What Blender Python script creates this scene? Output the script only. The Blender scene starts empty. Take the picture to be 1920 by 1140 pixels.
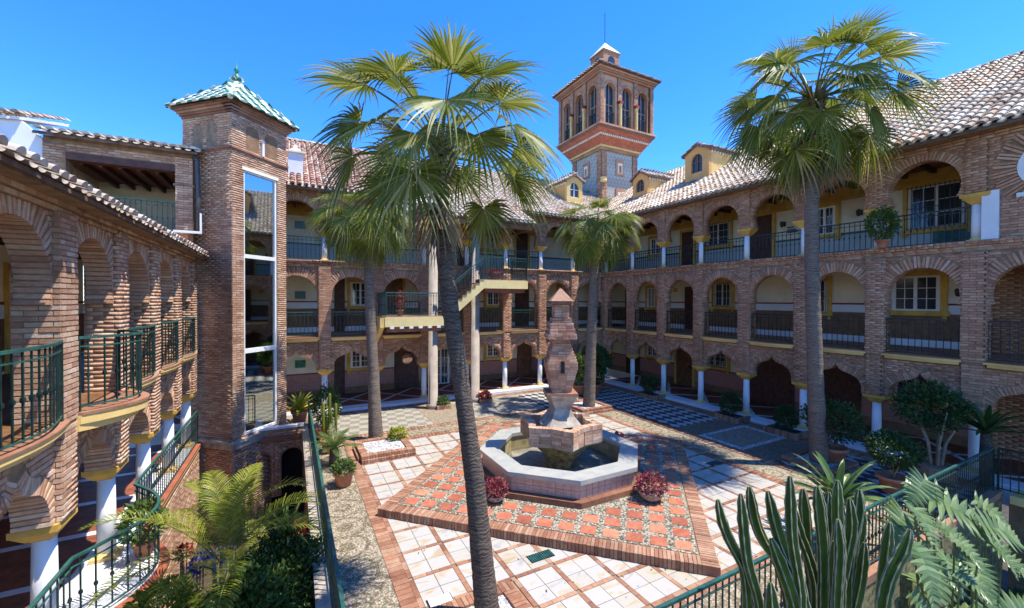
import bpy, math, random
import numpy as np
from mathutils import Matrix, Vector
R = math.radians
rnd = random.Random(7)
S = bpy.context.scene
COL = S.collection

# ------------------------------------------------------------------ camera
YAW, PIT, ROL = .48712, -.010063, .002836
cam = bpy.data.cameras.new('camera'); cam.sensor_width = 36; cam.lens = 779.74 / 1920 * 36
cam.clip_start = .05; cam.clip_end = 1500
co = bpy.data.objects.new('camera', cam); COL.objects.link(co); S.camera = co
fw = Vector((math.sin(YAW) * math.cos(PIT), math.cos(YAW) * math.cos(PIT), math.sin(PIT)))
rt = Vector((math.cos(YAW), -math.sin(YAW), 0)); up = rt.cross(fw)
r2 = rt * math.cos(ROL) + up * math.sin(ROL); u2 = up * math.cos(ROL) - rt * math.sin(ROL)
co.matrix_world = Matrix(((r2.x, u2.x, -fw.x, 0), (r2.y, u2.y, -fw.y, 0), (r2.z, u2.z, -fw.z, 0), (0, 0, 0, 1)))

# ------------------------------------------------------------------ world and sun
SUN = Vector((.364, -.25, 1)).normalized()
el = math.asin(SUN.z); az = math.atan2(SUN.x, SUN.y)
W = bpy.data.worlds.new('World'); S.world = W; W.use_nodes = True
nt = W.node_tree; bg = nt.nodes['Background']
sky = nt.nodes.new('ShaderNodeTexSky'); sky.sky_type = 'NISHITA'; sky.sun_disc = False
sky.sun_elevation = el; sky.sun_rotation = az
sky.air_density = 1.0; sky.dust_density = 0; sky.ozone_density = 6.0; sky.altitude = 2500
hs_ = nt.nodes.new('ShaderNodeHueSaturation'); hs_.inputs['Saturation'].default_value = 1.26; hs_.inputs['Hue'].default_value = .5105; nt.links.new(sky.outputs[0], hs_.inputs['Color'])
nt.links.new(hs_.outputs[0], bg.inputs[0]); bg.inputs[1].default_value = .15
sl = bpy.data.lights.new('sun', 'SUN'); sl.energy = 2.35; sl.angle = R(.5); sl.color = (1, .955, .88)
so = bpy.data.objects.new('sun', sl); COL.objects.link(so)
so.rotation_euler = SUN.to_track_quat('Z', 'Y').to_euler(); so.location = (10, -5, 30)
S.view_settings.view_transform = 'Standard'; S.view_settings.look = 'None'
S.view_settings.exposure = 1.7; S.view_settings.gamma = 1; S.view_settings.use_curve_mapping = False
S.cycles.max_bounces = 8; S.cycles.transparent_max_bounces = 8

# ------------------------------------------------------------------ materials
class NT:
    def __init__(s, name):
        s.m = bpy.data.materials.new(name); s.m.use_nodes = True
        s.t = s.m.node_tree; s.b = s.t.nodes['Principled BSDF']; s.x = 0
    def n(s, ty, **k):
        q = s.t.nodes.new(ty)
        for a, v in k.items(): setattr(q, a, v)
        return q
    def l(s, a, b): s.t.links.new(a, b)
    def pos(s, scale=(1, 1, 1), rot=(0, 0, 0), loc=(0, 0, 0)):
        g = s.n('ShaderNodeNewGeometry'); m = s.n('ShaderNodeMapping'); s.l(g.outputs['Position'], m.inputs[0])
        m.inputs['Scale'].default_value = scale; m.inputs['Rotation'].default_value = rot; m.inputs['Location'].default_value = loc
        return m.outputs[0]
    def noise(s, sc, det=4, vec=None, rough=.55):
        q = s.n('ShaderNodeTexNoise'); q.inputs['Scale'].default_value = sc; q.inputs['Detail'].default_value = det; q.inputs['Roughness'].default_value = rough
        s.l(vec if vec is not None else s.pos(), q.inputs['Vector']); return q.outputs['Fac']
    def ramp(s, fac, stops, interp='LINEAR'):
        q = s.n('ShaderNodeValToRGB'); q.color_ramp.interpolation = interp
        e = q.color_ramp.elements
        while len(e) < len(stops): e.new(.5)
        for i, (p, c) in enumerate(stops): e[i].position = p; e[i].color = (*c, 1)
        s.l(fac, q.inputs[0]); return q.outputs[0]
    def mix(s, f, a, b, mode='MIX'):
        q = s.n('ShaderNodeMix', data_type='RGBA', blend_type=mode)
        for i, v in ((0, f), (6, a), (7, b)):
            if hasattr(v, 'is_linked'): s.l(v, q.inputs[i])
            else: q.inputs[i].default_value = v if i == 0 else (*v, 1)
        return q.outputs[2]
    def math(s, op, a, b=0.):
        q = s.n('ShaderNodeMath', operation=op)
        for i, v in ((0, a), (1, b)):
            if hasattr(v, 'is_linked'): s.l(v, q.inputs[i])
            else: q.inputs[i].default_value = v
        return q.outputs[0]
    def bump(s, h, st=.5, dist=.01):
        q = s.n('ShaderNodeBump'); q.inputs['Strength'].default_value = st; q.inputs['Distance'].default_value = dist
        s.l(h, q.inputs['Height']); s.l(q.outputs[0], s.b.inputs['Normal'])
    def island(s):
        g = s.n('ShaderNodeNewGeometry'); o = s.n('ShaderNodeObjectInfo')
        a = s.math('ADD', g.outputs['Random Per Island'], o.outputs['Random']); return s.math('FRACT', a)
    def fin(s, colr, rough=.8, **k):
        if hasattr(colr, 'is_linked'): s.l(colr, s.b.inputs['Base Color'])
        else: s.b.inputs['Base Color'].default_value = (*colr, 1)
        s.b.inputs['Roughness'].default_value = rough
        for a, v in k.items(): s.b.inputs[a.replace('_', ' ')].default_value = v
        return s.m

def piece_mat(name, stops, nscale=9, mott=.35, rough=.85, bs=.3, dirt=None, dirts=.7):
    t = NT(name); c = t.ramp(t.island(), stops)
    n = t.noise(nscale, 5); c = t.mix(mott, c, t.ramp(n, [(.3, (.25, .25, .25)), (.7, (.8, .8, .8))]), 'SOFT_LIGHT')
    if dirt:
        d = t.ramp(t.noise(dirts, 4, t.pos((1, 1, .4))), [(.42, (0, 0, 0)), (.62, (1, 1, 1))]); c = t.mix(d, c, dirt, 'MULTIPLY')
    t.bump(t.noise(60, 3), bs, .01); return t.fin(c, rough)

def plain(name, c, var=.12, sc=3, rough=.7, bs=.2, bsc=40, **k):
    t = NT(name); n = t.noise(sc, 5)
    lo = tuple(v * (1 - var * 1.6) for v in c); hi = tuple(min(1, v * (1 + var)) for v in c)
    cc = t.ramp(n, [(.3, lo), (.7, hi)])
    if bs: t.bump(t.noise(bsc, 4), bs, .006)
    return t.fin(cc, rough, **k)

M = {}
M['brick'] = piece_mat('brick', [(0, (.40, .205, .115)), (.3, (.53, .30, .175)), (.7, (.60, .365, .22)), (.9, (.65, .435, .28)), (1, (.70, .52, .36))], 14, .5, .9, .5, (.72, .68, .66), .8)
M['brick_red'] = piece_mat('brick_red', [(0, (.41, .195, .105)), (.4, (.53, .27, .15)), (.8, (.60, .33, .19)), (1, (.66, .42, .27))], 14, .5, .9, .5, (.75, .68, .65), .8)
M['mortar'] = plain('mortar', (.29, .195, .115), .25, 6, .95, .5, 60)
M['paver'] = piece_mat('paver_brick', [(0, (.26, .11, .055)), (.5, (.36, .17, .09)), (1, (.44, .26, .155))], 12, .45, .8, .3, (.75, .72, .70), 1.3)
M['terracotta_tile'] = piece_mat('terracotta_tile', [(0, (.34, .10, .05)), (.5, (.44, .14, .07)), (.85, (.48, .17, .085)), (1, (.48, .23, .12))], 10, .5, .6, .2, (.85, .75, .7), 1.5)
M['roof'] = piece_mat('roof_tile', [(0, (.32, .20, .13)), (.12, (.44, .33, .23)), (.35, (.52, .43, .32)), (.7, (.59, .51, .39)), (.95, (.64, .58, .47)), (1, (.55, .32, .18))], 12, .5, .85, .4, (.75, .68, .62), 1.2)
M['roof_red'] = piece_mat('roof_tile_red', [(0, (.36, .14, .09)), (.4, (.46, .23, .16)), (.8, (.56, .38, .29)), (1, (.62, .5, .4))], 12, .5, .85, .4, (.75, .68, .62), 1.2)
M['roof_base'] = plain('roof_underlay', (.20, .12, .08), .3, 5, .95, .4)
M['tile_green'] = plain('glazed_green_tile', (.02, .19, .09), .3, 6, .5, .1)
M['tile_white'] = plain('glazed_white_tile', (.78, .77, .71), .1, 6, .6, .1)
M['cream'] = plain('cream_plaster', (.84, .74, .53), .10, 1.3, .9, .25)
M['white'] = plain('white_plaster', (.80, .79, .76), .06, 1.5, .85, .2)
M['yellow'] = plain('yellow_plaster', (.78, .53, .18), .12, 1.6, .85, .25)
M['stairyellow'] = plain('pale_yellow_plaster', (.80, .64, .27), .08, 1.6, .85, .2)
M['ochre'] = plain('ochre_plaster', (.68, .39, .075), .18, 3, .85, .25)
M['yellow_shade'] = plain('shaded_yellow_plaster', (.70, .36, .11), .10, 1.6, .85, .2)  # shaded copy of the yellow plaster, for dormer walls turned from the sun
M['stone'] = plain('stone_column', (.34, .275, .205), .14, 3, .8, .4)
M['marble_white'] = plain('white_marble', (.74, .74, .73), .06, 5, .35, .05)
M['iron'] = plain('green_iron', (.011, .036, .028), .3, 8, .4, .1)
M['iron_light'] = plain('green_handrail', (.028, .105, .082), .25, 8, .38, .1)
M['iron_dark'] = plain('dark_iron', (.02, .025, .025), .3, 8, .45, .1)
M['wood'] = plain('dark_wood', (.10, .035, .018), .35, 6, .6, .3)
M['wood_red'] = plain('red_wood', (.26, .075, .03), .3, 5, .6, .3)
M['wood_mid'] = plain('door_wood', (.20, .09, .035), .3, 5, .6, .3)
M['dado'] = plain('brown_dado', (.25, .135, .06), .2, 4, .75, .3)
M['redline'] = plain('dark_red_paint', (.28, .03, .02), .2, 4, .7, .1)
M['frame'] = plain('white_frame', (.78, .76, .70), .05, 4, .5, .05)
M['soil'] = plain('soil', (.07, .05, .032), .4, 4, .95, .8, 25)
M['pot'] = plain('terracotta_pot', (.46, .19, .10), .2, 6, .8, .3)
M['trunk'] = None
M['lead'] = plain('drain_pipe', (.07, .06, .06), .2, 5, .4, .1)
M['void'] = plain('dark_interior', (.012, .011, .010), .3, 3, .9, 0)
M['redrelief'] = plain('red_frieze', (.50, .14, .065), .2, 5, .8, .4)

def m_azulejo(name, c1, c2, c3, sc, rough=.4):
    t = NT(name); v = t.n('ShaderNodeTexVoronoi'); v.inputs['Scale'].default_value = sc; v.distance = 'MANHATTAN'; v.inputs['Randomness'].default_value = .35
    t.l(t.pos(), v.inputs['Vector'])
    c = t.ramp(v.outputs['Distance'], [(.0, c3), (.28, c1), (.45, c2), (.7, c1)])
    c = t.mix(.3, c, t.ramp(t.noise(2.5), [(.3, (.3, .3, .3)), (.7, (.75, .75, .75))]), 'SOFT_LIGHT')
    return t.fin(c, rough)
M['dado_pink'] = m_azulejo('pink_tile_dado', (.40, .17, .12), (.50, .27, .20), (.22, .06, .05), 9)
M['dado_green'] = m_azulejo('green_white_tile_dado', (.42, .46, .42), (.55, .56, .52), (.10, .22, .20), 7)
M['fount_tile'] = m_azulejo('fountain_tile', (.46, .30, .22), (.52, .42, .33), (.22, .06, .06), 14)
M['teal'] = plain('teal_tile_panel', (.01, .10, .085), .3, 9, .3, .1)
def m_pebble(name, cols, sc=28, swirl=False):
    t = NT(name); v = t.n('ShaderNodeTexVoronoi'); v.inputs['Scale'].default_value = sc
    p = t.pos(); t.l(p, v.inputs['Vector'])
    w = t.n('ShaderNodeSeparateColor'); t.l(v.outputs['Color'], w.inputs[0])
    c = t.ramp(w.outputs[0], cols)
    g = t.ramp(v.outputs['Distance'], [(.3, (1, 1, 1)), (.62, (.45, .40, .34))]); c = t.mix(1, c, g, 'MULTIPLY')
    if swirl:
        wv = t.n('ShaderNodeTexVoronoi'); wv.inputs['Scale'].default_value = 1.25; wv.inputs['Randomness'].default_value = .25; t.l(p, wv.inputs['Vector'])
        rr = t.math('SINE', t.math('MULTIPLY', wv.outputs['Distance'], 26.))
        f = t.ramp(rr, [(.52, (0, 0, 0)), (.60, (1, 1, 1))]); c = t.mix(f, c, (.62, .62, .54), 'MULTIPLY')
    t.bump(v.outputs['Distance'], .5, -.012); return t.fin(c, .75)
M['pebble'] = m_pebble('pebble_mosaic', [(0, (.32, .26, .17)), (.5, (.44, .37, .25)), (1, (.52, .46, .34))], 30, True)
M['pebble_green'] = m_pebble('green_white_pebbles', [(0, (.10, .11, .07)), (.28, (.18, .18, .12)), (.36, (.40, .35, .25)), (1, (.50, .46, .35))], 26)
M['gravel'] = m_pebble('white_gravel', [(0, (.30, .30, .30)), (.2, (.62, .62, .62)), (1, (.78, .78, .78))], 20)
M['pebble_brown'] = m_pebble('brown_pebbles', [(0, (.20, .14, .09)), (1, (.34, .26, .18))], 30)
M['pebble_tan'] = m_pebble('tan_pebbles', [(0, (.34, .28, .19)), (1, (.46, .38, .27))], 30)
def m_checker(name, a, b, sc, rot=0., skew=(1, 1, 1)):
    t = NT(name); q = t.n('ShaderNodeTexChecker'); q.inputs['Scale'].default_value = sc
    q.inputs['Color1'].default_value = (*a, 1); q.inputs['Color2'].default_value = (*b, 1)
    t.l(t.pos(skew, (0, 0, rot), (.07, .03, .5)), q.inputs['Vector'])
    v = t.n('ShaderNodeTexVoronoi'); v.inputs['Scale'].default_value = 32; t.l(t.pos(), v.inputs['Vector'])
    g = t.ramp(v.outputs['Distance'], [(.3, (1, 1, 1)), (.62, (.5, .47, .42))]); c = t.mix(.8, q.outputs[0], g, 'MULTIPLY')
    t.bump(v.outputs['Distance'], .5, -.012); return t.fin(c, .7)
M['checker'] = m_checker('black_white_pebble_checker', (.055, .055, .055), (.58, .57, .54), 3.1, R(45), (1.25, .8, 1))
M['checker_pale'] = m_checker('tan_white_pebble_checker', (.30, .27, .19), (.46, .43, .36), 3.0, R(8))
def m_marble():
    t = NT('cream_marble_tile'); wv = t.n('ShaderNodeTexNoise'); wv.inputs['Scale'].default_value = 1.7; wv.inputs['Detail'].default_value = 6; wv.inputs['Distortion'].default_value = 1.6
    o = t.n('ShaderNodeObjectInfo'); ad = t.n('ShaderNodeVectorMath', operation='MULTIPLY_ADD')
    t.l(t.pos(), ad.inputs[0]); ad.inputs[1].default_value = (1, 1.9, 1); cx = t.n('ShaderNodeCombineXYZ'); t.l(t.math('MULTIPLY', t.island(), 40.), cx.inputs[0]); t.l(cx.outputs[0], ad.inputs[2]); t.l(ad.outputs[0], wv.inputs['Vector'])
    c = t.ramp(wv.outputs['Fac'], [(.30, (.30, .28, .24)), (.38, (.43, .405, .35)), (.55, (.45, .42, .35)), (.62, (.44, .35, .21)), (.70, (.38, .24, .10))])
    c2 = t.mix(.35, c, t.ramp(t.island(), [(0, (.42, .34, .20)), (.2, (.46, .42, .35)), (1, (.48, .45, .39))])); return t.fin(c2, .45)
M['marble'] = m_marble()
def m_leaf(name, stops, trans=.35, rough=.45):
    t = NT(name); c = t.ramp(t.island(), stops)
    c = t.mix(.4, c, t.ramp(t.noise(3), [(.3, (.3, .3, .3)), (.7, (.75, .75, .75))]), 'SOFT_LIGHT')
    t.fin(c, rough, Specular_IOR_Level=.28); tr = t.n('ShaderNodeBsdfTranslucent'); t.l(c, tr.inputs[0])
    ms = t.n('ShaderNodeMixShader'); ms.inputs[0].default_value = trans
    t.l(t.b.outputs[0], ms.inputs[1]); t.l(tr.outputs[0], ms.inputs[2])
    t.l(ms.outputs[0], t.t.nodes['Material Output'].inputs[0]); return t.m
M['palm_leaf'] = m_leaf('palm_leaf', [(0, (.10, .135, .012)), (.5, (.17, .20, .022)), (.85, (.27, .275, .05)), (1, (.46, .42, .17))], .42, .42)
M['palm_dead'] = m_leaf('dead_palm_leaf', [(0, (.16, .10, .05)), (.6, (.30, .21, .11)), (1, (.42, .33, .20))], .2, .8)
M['petiole'] = plain('palm_petiole', (.16, .17, .04), .25, 5, .5, .1)
M['areca'] = m_leaf('areca_leaf', [(0, (.12, .17, .015)), (.5, (.22, .25, .022)), (1, (.38, .35, .05))], .4, .45)
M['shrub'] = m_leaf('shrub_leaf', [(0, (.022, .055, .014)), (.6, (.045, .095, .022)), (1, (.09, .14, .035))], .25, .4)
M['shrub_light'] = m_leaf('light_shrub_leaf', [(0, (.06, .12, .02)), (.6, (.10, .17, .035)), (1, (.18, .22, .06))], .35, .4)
M['yellowleaf'] = m_leaf('yellow_green_leaf', [(0, (.12, .20, .02)), (.4, (.30, .34, .03)), (1, (.50, .46, .05))], .3, .45)
M['strap'] = m_leaf('strap_leaf', [(0, (.05, .12, .03)), (.6, (.09, .17, .05)), (1, (.16, .22, .06))], .25, .3)
M['philo'] = m_leaf('philodendron_leaf', [(0, (.09, .15, .05)), (.6, (.16, .23, .08)), (1, (.24, .30, .13))], .25, .28)
M['magenta'] = m_leaf('magenta_flower', [(0, (.09, .10, .02)), (.25, (.26, .03, .05)), (.7, (.40, .07, .10)), (1, (.52, .28, .22))], .3, .6)
M['blueflower'] = m_leaf('blue_flower', [(0, (.05, .04, .30)), (1, (.14, .12, .48))], .3, .6)
M['redflower'] = m_leaf('red_leaf', [(0, (.20, .02, .015)), (1, (.45, .08, .05))], .3, .6)
def m_cactus():
    t = NT('cactus_skin'); c = t.ramp(t.noise(2.2, 4), [(.3, (.05, .085, .010)), (.6, (.10, .145, .018)), (.8, (.22, .24, .05))])
    t.bump(t.noise(30, 3), .3, .01); return t.fin(c, .7, Specular_IOR_Level=.2)
M['cactus'] = m_cactus(); M['cactus_rib'] = plain('cactus_rib_edge', (.34, .32, .18), .2, 12, .7, .2)
def m_trunk(name, a, b, sc):
    t = NT(name); p = t.pos((1, 1, sc)); n = t.noise(3.2, 5, p, .7)
    w = t.n('ShaderNodeTexWave', bands_direction='Z'); w.inputs['Scale'].default_value = 6.; w.inputs['Distortion'].default_value = 9; w.inputs['Detail'].default_value = 3; w.inputs['Detail Scale'].default_value = 2
    t.l(t.pos(), w.inputs['Vector']); f = t.math('ADD', t.math('MULTIPLY', n, .78), t.math('MULTIPLY', w.outputs['Fac'], .22))
    c = t.ramp(f, [(.3, a), (.7, b)]); t.bump(f, .9, .03); return t.fin(c, .9)
M['trunk'] = m_trunk('palm_trunk', (.07, .05, .035), (.28, .21, .145), 9)
M['trunk_dark'] = m_trunk('dark_palm_trunk', (.035, .025, .018), (.17, .12, .08), 9)
M['bark'] = m_trunk('pale_bark', (.22, .16, .10), (.42, .33, .22), 2)
def m_glass(name, base, met=1., rough=.03):
    t = NT(name); return t.fin(base, rough, Metallic=met)
M['mirror'] = m_glass('mirror_glass', (.42, .45, .43))
M['glass'] = m_glass('window_glass', (.06, .07, .08), .35, .08)
M['water'] = m_glass('pool_water', (.16, .15, .10), 0, .06); M['water'].node_tree.nodes['Principled BSDF'].inputs['Alpha'].default_value = .12
def m_tileprint():
    t = NT('white_rim_marble'); n = t.noise(4, 6); c = t.ramp(n, [(.3, (.30, .33, .30)), (.5, (.40, .39, .33)), (.7, (.46, .41, .32))]); return t.fin(c, .35)
M['rim'] = m_tileprint(); M['lining'] = plain('olive_pool_lining', (.40, .33, .16), .25, 4, .8, .4); M['poolfloor'] = plain('pool_floor', (.36, .32, .24), .3, 3, .8, .4)
M['moss_shade'] = plain('moss_shade_stone', (.23, .18, .07), .5, 9, .9, 1., 18)  # mossy basin stem; also the painted shade tone of the near garden wall
M['stepstone'] = plain('worn_stone', (.42, .35, .26), .25, 5, .9, .5, 20)
M['lattice'] = None
def m_lattice():
    t = NT('grey_lattice_tile'); w = t.n('ShaderNodeTexChecker'); w.inputs['Scale'].default_value = 3.3
    w.inputs['Color1'].default_value = (.44, .41, .33, 1); w.inputs['Color2'].default_value = (.33, .30, .23, 1)
    t.l(t.pos((1.42, 1.42, 1.42), (R(45), R(0), R(45))), w.inputs[0]); return t.fin(w.outputs[0], .7)
M['lattice'] = m_lattice()

# ------------------------------------------------------------------ object helpers
def tag(o, label=None, cat=None, group=None, kind=None):
    if label: o['label'] = label
    if cat: o['category'] = cat
    if group: o['group'] = group
    if kind: o['kind'] = kind
    return o
def mk(name, me, parent=None, mat=None):
    o = bpy.data.objects.new(name, me); COL.objects.link(o)
    if me is not None and mat is not None and len(me.materials) == 0: me.materials.append(mat)
    if parent is not None:
        o.parent = parent
        o.matrix_parent_inverse = Matrix.Translation(-parent_loc(parent))
    return o
def parent_loc(p): return Vector(p.location) if p.type == 'EMPTY' else Vector((0, 0, 0))
def thing(name, label, cat, loc=(0, 0, 0), group=None):
    o = bpy.data.objects.new(name, None); COL.objects.link(o); o.location = loc; o.empty_display_size = .3
    return tag(o, label, cat, group)
def mesh(name, V, F, smooth=False):
    me = bpy.data.meshes.new(name); me.from_pydata(V, [], F)
    if smooth: me.polygons.foreach_set('use_smooth', [True] * len(me.polygons))
    me.update(); return me
ID = Matrix.Identity(4)
BOXF = [(0, 3, 2, 1), (4, 5, 6, 7), (0, 1, 5, 4), (1, 2, 6, 5), (2, 3, 7, 6), (3, 0, 4, 7)]
class MB:
    """collects shapes for ONE mesh"""
    def __init__(s, fr=ID): s.V = []; s.F = []; s.fr = fr
    def add(s, V, F):
        n = len(s.V); s.V += [tuple(v) for v in V]; s.F += [tuple(i + n for i in f) for f in F]; return s
    def box(s, x0, x1, y0, y1, z0, z1):
        return s.add([(x0, y0, z0), (x1, y0, z0), (x1, y1, z0), (x0, y1, z0), (x0, y0, z1), (x1, y0, z1), (x1, y1, z1), (x0, y1, z1)], BOXF)
    def obox(s, c, sx, sy, sz, rz=0):
        a, b = math.cos(rz), math.sin(rz); V = []
        for z in (-sz / 2, sz / 2):
            for x, y in ((-1, -1), (1, -1), (1, 1), (-1, 1)):
                X, Y = x * sx / 2, y * sy / 2; V.append((c[0] + X * a - Y * b, c[1] + X * b + Y * a, c[2] + z))
        return s.add(V, BOXF)
    def bar(s, p, q, w, h=None, n=4):
        p, q = Vector(p), Vector(q); d = (q - p); L = d.length
        if L < 1e-6: return s
        Q = d.to_track_quat('Z', 'Y').to_matrix(); V = []
        h = h or w
        for k in (0, 1):
            for i in range(n):
                a = 2 * math.pi * (i + .5) / n; r = .5 / math.cos(math.pi / n) if n == 4 else .5
                v = Q @ Vector((math.cos(a) * w * r, math.sin(a) * h * r, 0)); V.append(tuple((q if k else p) + v))
        F = [(i, (i + 1) % n, n + (i + 1) % n, n + i) for i in range(n)] + [tuple(range(n))[::-1], tuple(range(n, 2 * n))]
        return s.add(V, F)
    def tube(s, pts, rad, n=8, cap=True):
        V = []; F = []; m = len(pts); P = [Vector(p) for p in pts]
        x = None
        for i, p in enumerate(P):
            d = (P[min(i + 1, m - 1)] - P[max(i - 1, 0)]).normalized()
            if x is None: x = d.orthogonal().normalized()
            x = (x - d * x.dot(d)).normalized(); y = d.cross(x); r = rad[i] if hasattr(rad, '__len__') else rad
            for k in range(n):
                a = 2 * math.pi * k / n; V.append(tuple(p + (x * math.cos(a) + y * math.sin(a)) * r))
        for i in range(m - 1):
            for k in range(n): F.append((i * n + k, i * n + (k + 1) % n, (i + 1) * n + (k + 1) % n, (i + 1) * n + k))
        if cap: F += [tuple(range(n))[::-1], tuple(range((m - 1) * n, m * n))]
        return s.add(V, F)
    def lathe(s, c, prof, n=16, rot=0., cap=True):
        V = []; F = []
        for r, z in prof:
            for k in range(n):
                a = 2 * math.pi * k / n + rot; V.append((c[0] + r * math.cos(a), c[1] + r * math.sin(a), c[2] + z))
        for i in range(len(prof) - 1):
            for k in range(n): F.append((i * n + k, i * n + (k + 1) % n, (i + 1) * n + (k + 1) % n, (i + 1) * n + k))
        if cap: F += [tuple(range(n))[::-1], tuple(range((len(prof) - 1) * n, len(prof) * n))]
        return s.add(V, F)
    def prism(s, poly, lo, hi, axis='z'):
        """poly 2D list extruded between lo and hi; axis z: (x,y) poly; axis y: (x,z) poly"""
        n = len(poly)
        if axis == 'z': V = [(x, y, lo) for x, y in poly] + [(x, y, hi) for x, y in poly]
        elif axis == 'y': V = [(x, lo, z) for x, z in poly] + [(x, hi, z) for x, z in poly]
        else: V = [(lo, y, z) for y, z in poly] + [(hi, y, z) for y, z in poly]
        F = [tuple(range(n))[::-1], tuple(range(n, 2 * n))] + [(i, (i + 1) % n, n + (i + 1) % n, n + i) for i in range(n)]
        return s.add(V, F)
    def build(s, name, mat, parent=None, smooth=False):
        if not s.V: return None
        V = [tuple(s.fr @ Vector(v)) for v in s.V] if s.fr is not ID else s.V
        return mk(name, mesh(name, V, s.F, smooth), parent, mat)

def frame(o, s, t):
    s, t = Vector(s).normalized(), Vector(t).normalized()
    return Matrix(((s.x, t.x, 0, o[0]), (s.y, t.y, 0, o[1]), (0, 0, 1, o[2]), (0, 0, 0, 1)))

# ---- pieces: many alike things; the nearest become objects, the rest one 'stuff' mesh
CUBE_V = [(x, y, z) for z in (-.5, .5) for x, y in ((-.5, -.5), (.5, -.5), (.5, .5), (-.5, .5))]
_cache = {}
def shared(name, V, F, mat):
    k = (name, mat.name)
    if k not in _cache:
        me = mesh(name, V, F, smooth=False); me.materials.append(mat); _cache[k] = me
    return _cache[k]
class Pieces:
    def __init__(s, name, mat, V=CUBE_V, F=BOXF, limit=300, smooth=False):
        s.name, s.mat, s.V, s.F, s.L, s.limit, s.smooth = name, mat, V, F, [], limit, smooth
    def add(s, m, parent): s.L.append((m, parent))
    def box(s, fr, x0, x1, y0, y1, z0, z1, parent):
        m = fr @ Matrix.Translation(((x0 + x1) / 2, (y0 + y1) / 2, (z0 + z1) / 2)) @ Matrix.Diagonal((x1 - x0, y1 - y0, z1 - z0, 1)); s.add(m, parent)
    def flush(s, rest_parent, stuff_name=None):
        if not s.L: return
        def key(e):
            p = e[0].translation; f = p.dot(fw)
            if f < .3: return 1e6 + p.length
            u = p.dot(rt) / f; v = p.z / f
            return p.length + (1e4 if abs(u) > 1.27 or abs(v) > .76 else 0)
        s.L.sort(key=key)
        me = shared(s.name, s.V, s.F, s.mat)
        for m, par in s.L[:s.limit]:
            o = bpy.data.objects.new(s.name, me); COL.objects.link(o); o.parent = par
            o.matrix_parent_inverse = Matrix.Translation(-parent_loc(par)); o.matrix_basis = m
        rest = s.L[s.limit:]
        if rest:
            A = np.array([[list(r) for r in m] for m, _ in rest]); v = np.c_[np.array(s.V), np.ones(len(s.V))]
            P = np.einsum('nij,kj->nki', A, v)[:, :, :3].reshape(-1, 3); n = len(s.V)
            sizes = [len(f) for f in s.F]; flat = np.concatenate([np.array(f) for f in s.F])
            idx = (flat[None, :] + (np.arange(len(rest)) * n)[:, None]).ravel()
            nf = len(rest) * len(s.F); tot = np.tile(np.array(sizes), len(rest)); st = np.r_[0, np.cumsum(tot)[:-1]]
            q = bpy.data.meshes.new(stuff_name or s.name); q.vertices.add(len(P)); q.vertices.foreach_set('co', P.ravel())
            q.loops.add(len(idx)); q.loops.foreach_set('vertex_index', idx.astype(np.int32))
            q.polygons.add(nf); q.polygons.foreach_set('loop_start', st.astype(np.int32)); q.polygons.foreach_set('loop_total', tot.astype(np.int32))
            q.update(calc_edges=True); q.validate()
            o = mk(stuff_name or s.name, q, rest_parent, s.mat); o['kind'] = 'stuff'
        s.L = []

BH, BJ, BL = .053, .070, .262
def lay_bricks(P, fr, s0, s1, z0, z1, tface, parent, ok=None, proud=.012, seedoff=0):
    """courses of bricks on a wall face of frame fr (outside is -t)"""
    n = int((z1 - z0) / BJ)
    for c in range(n):
        z = z0 + c * BJ + .007
        if ok is None: iv = [(s0, s1)]
        else:
            iv = []; st = .03; k = int((s1 - s0) / st) + 1; cur = None
            for i in range(k + 1):
                s = min(s0 + i * st, s1); g = ok(s, z + BH * .1) and ok(s, z + BH * .9)
                if g and cur is None: cur = s
                if (not g or i == k) and cur is not None:
                    if s - cur > .05: iv.append((cur, s if g else s - st))
                    cur = None
        off = (c % 2) * BL / 2
        for a, b in iv:
            k0 = math.floor((a - off) / BL); x = k0 * BL + off
            while x < b:
                p, q = max(x, a), min(x + BL - .012, b)
                if q - p > .03:
                    d = proud + rnd.uniform(-.004, .006); j = rnd.uniform(-.002, .002)
                    P.box(fr, p, q, tface - d, tface + .03, z + j, z + BH + j, parent)
                x += BL

def arch_path(kind, r, cz, zs):
    """half-opening arch outline as (s,z) from right foot, over the top, to the left foot"""
    pts = []
    if kind == 'round':                       # horseshoe: centre height cz, foot at zs
        a0 = math.asin(max(-1, min(1, (zs - cz) / r)))
        for i in range(25):
            a = a0 + (math.pi - 2 * a0) * i / 24; pts.append((r * math.cos(a), cz + r * math.sin(a)))
    else:                                     # keel arch: r half width, zs foot, cz apex
        h = cz - zs; w = r
        half = [(w, 0), (w * 1.0, .12), (w * .985, .24), (w * .94, .36), (w * .86, .47), (w * .76, .555), (w * .64, .615), (w * .50, .66), (w * .36, .70), (w * .24, .745), (w * .14, .81), (w * .06, .90), (0, 1)]
        half = [(a, zs + b * h) for a, b in half]; pts = half + [(-a, z) for a, z in half[::-1][1:]]
    return pts
def in_arch(path, s, z, grow, zfoot):
    """inside the opening grown by grow"""
    if z < zfoot - .001: return abs(s) < abs(path[0][0]) + .0
    best = 9; inside = False; n = len(path)
    for i in range(n - 1):
        (x1, z1), (x2, z2) = path[i], path[i + 1]; dx, dz = x2 - x1, z2 - z1; L = dx * dx + dz * dz
        t = max(0, min(1, ((s - x1) * dx + (z - z1) * dz) / L)); best = min(best, math.hypot(s - x1 - t * dx, z - z1 - t * dz))
        if (z1 > z) != (z2 > z) and s < x1 + (z - z1) / dz * dx: inside = not inside
    (x1, z1), (x2, z2) = path[-1], path[0]
    return inside or best < grow
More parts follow.
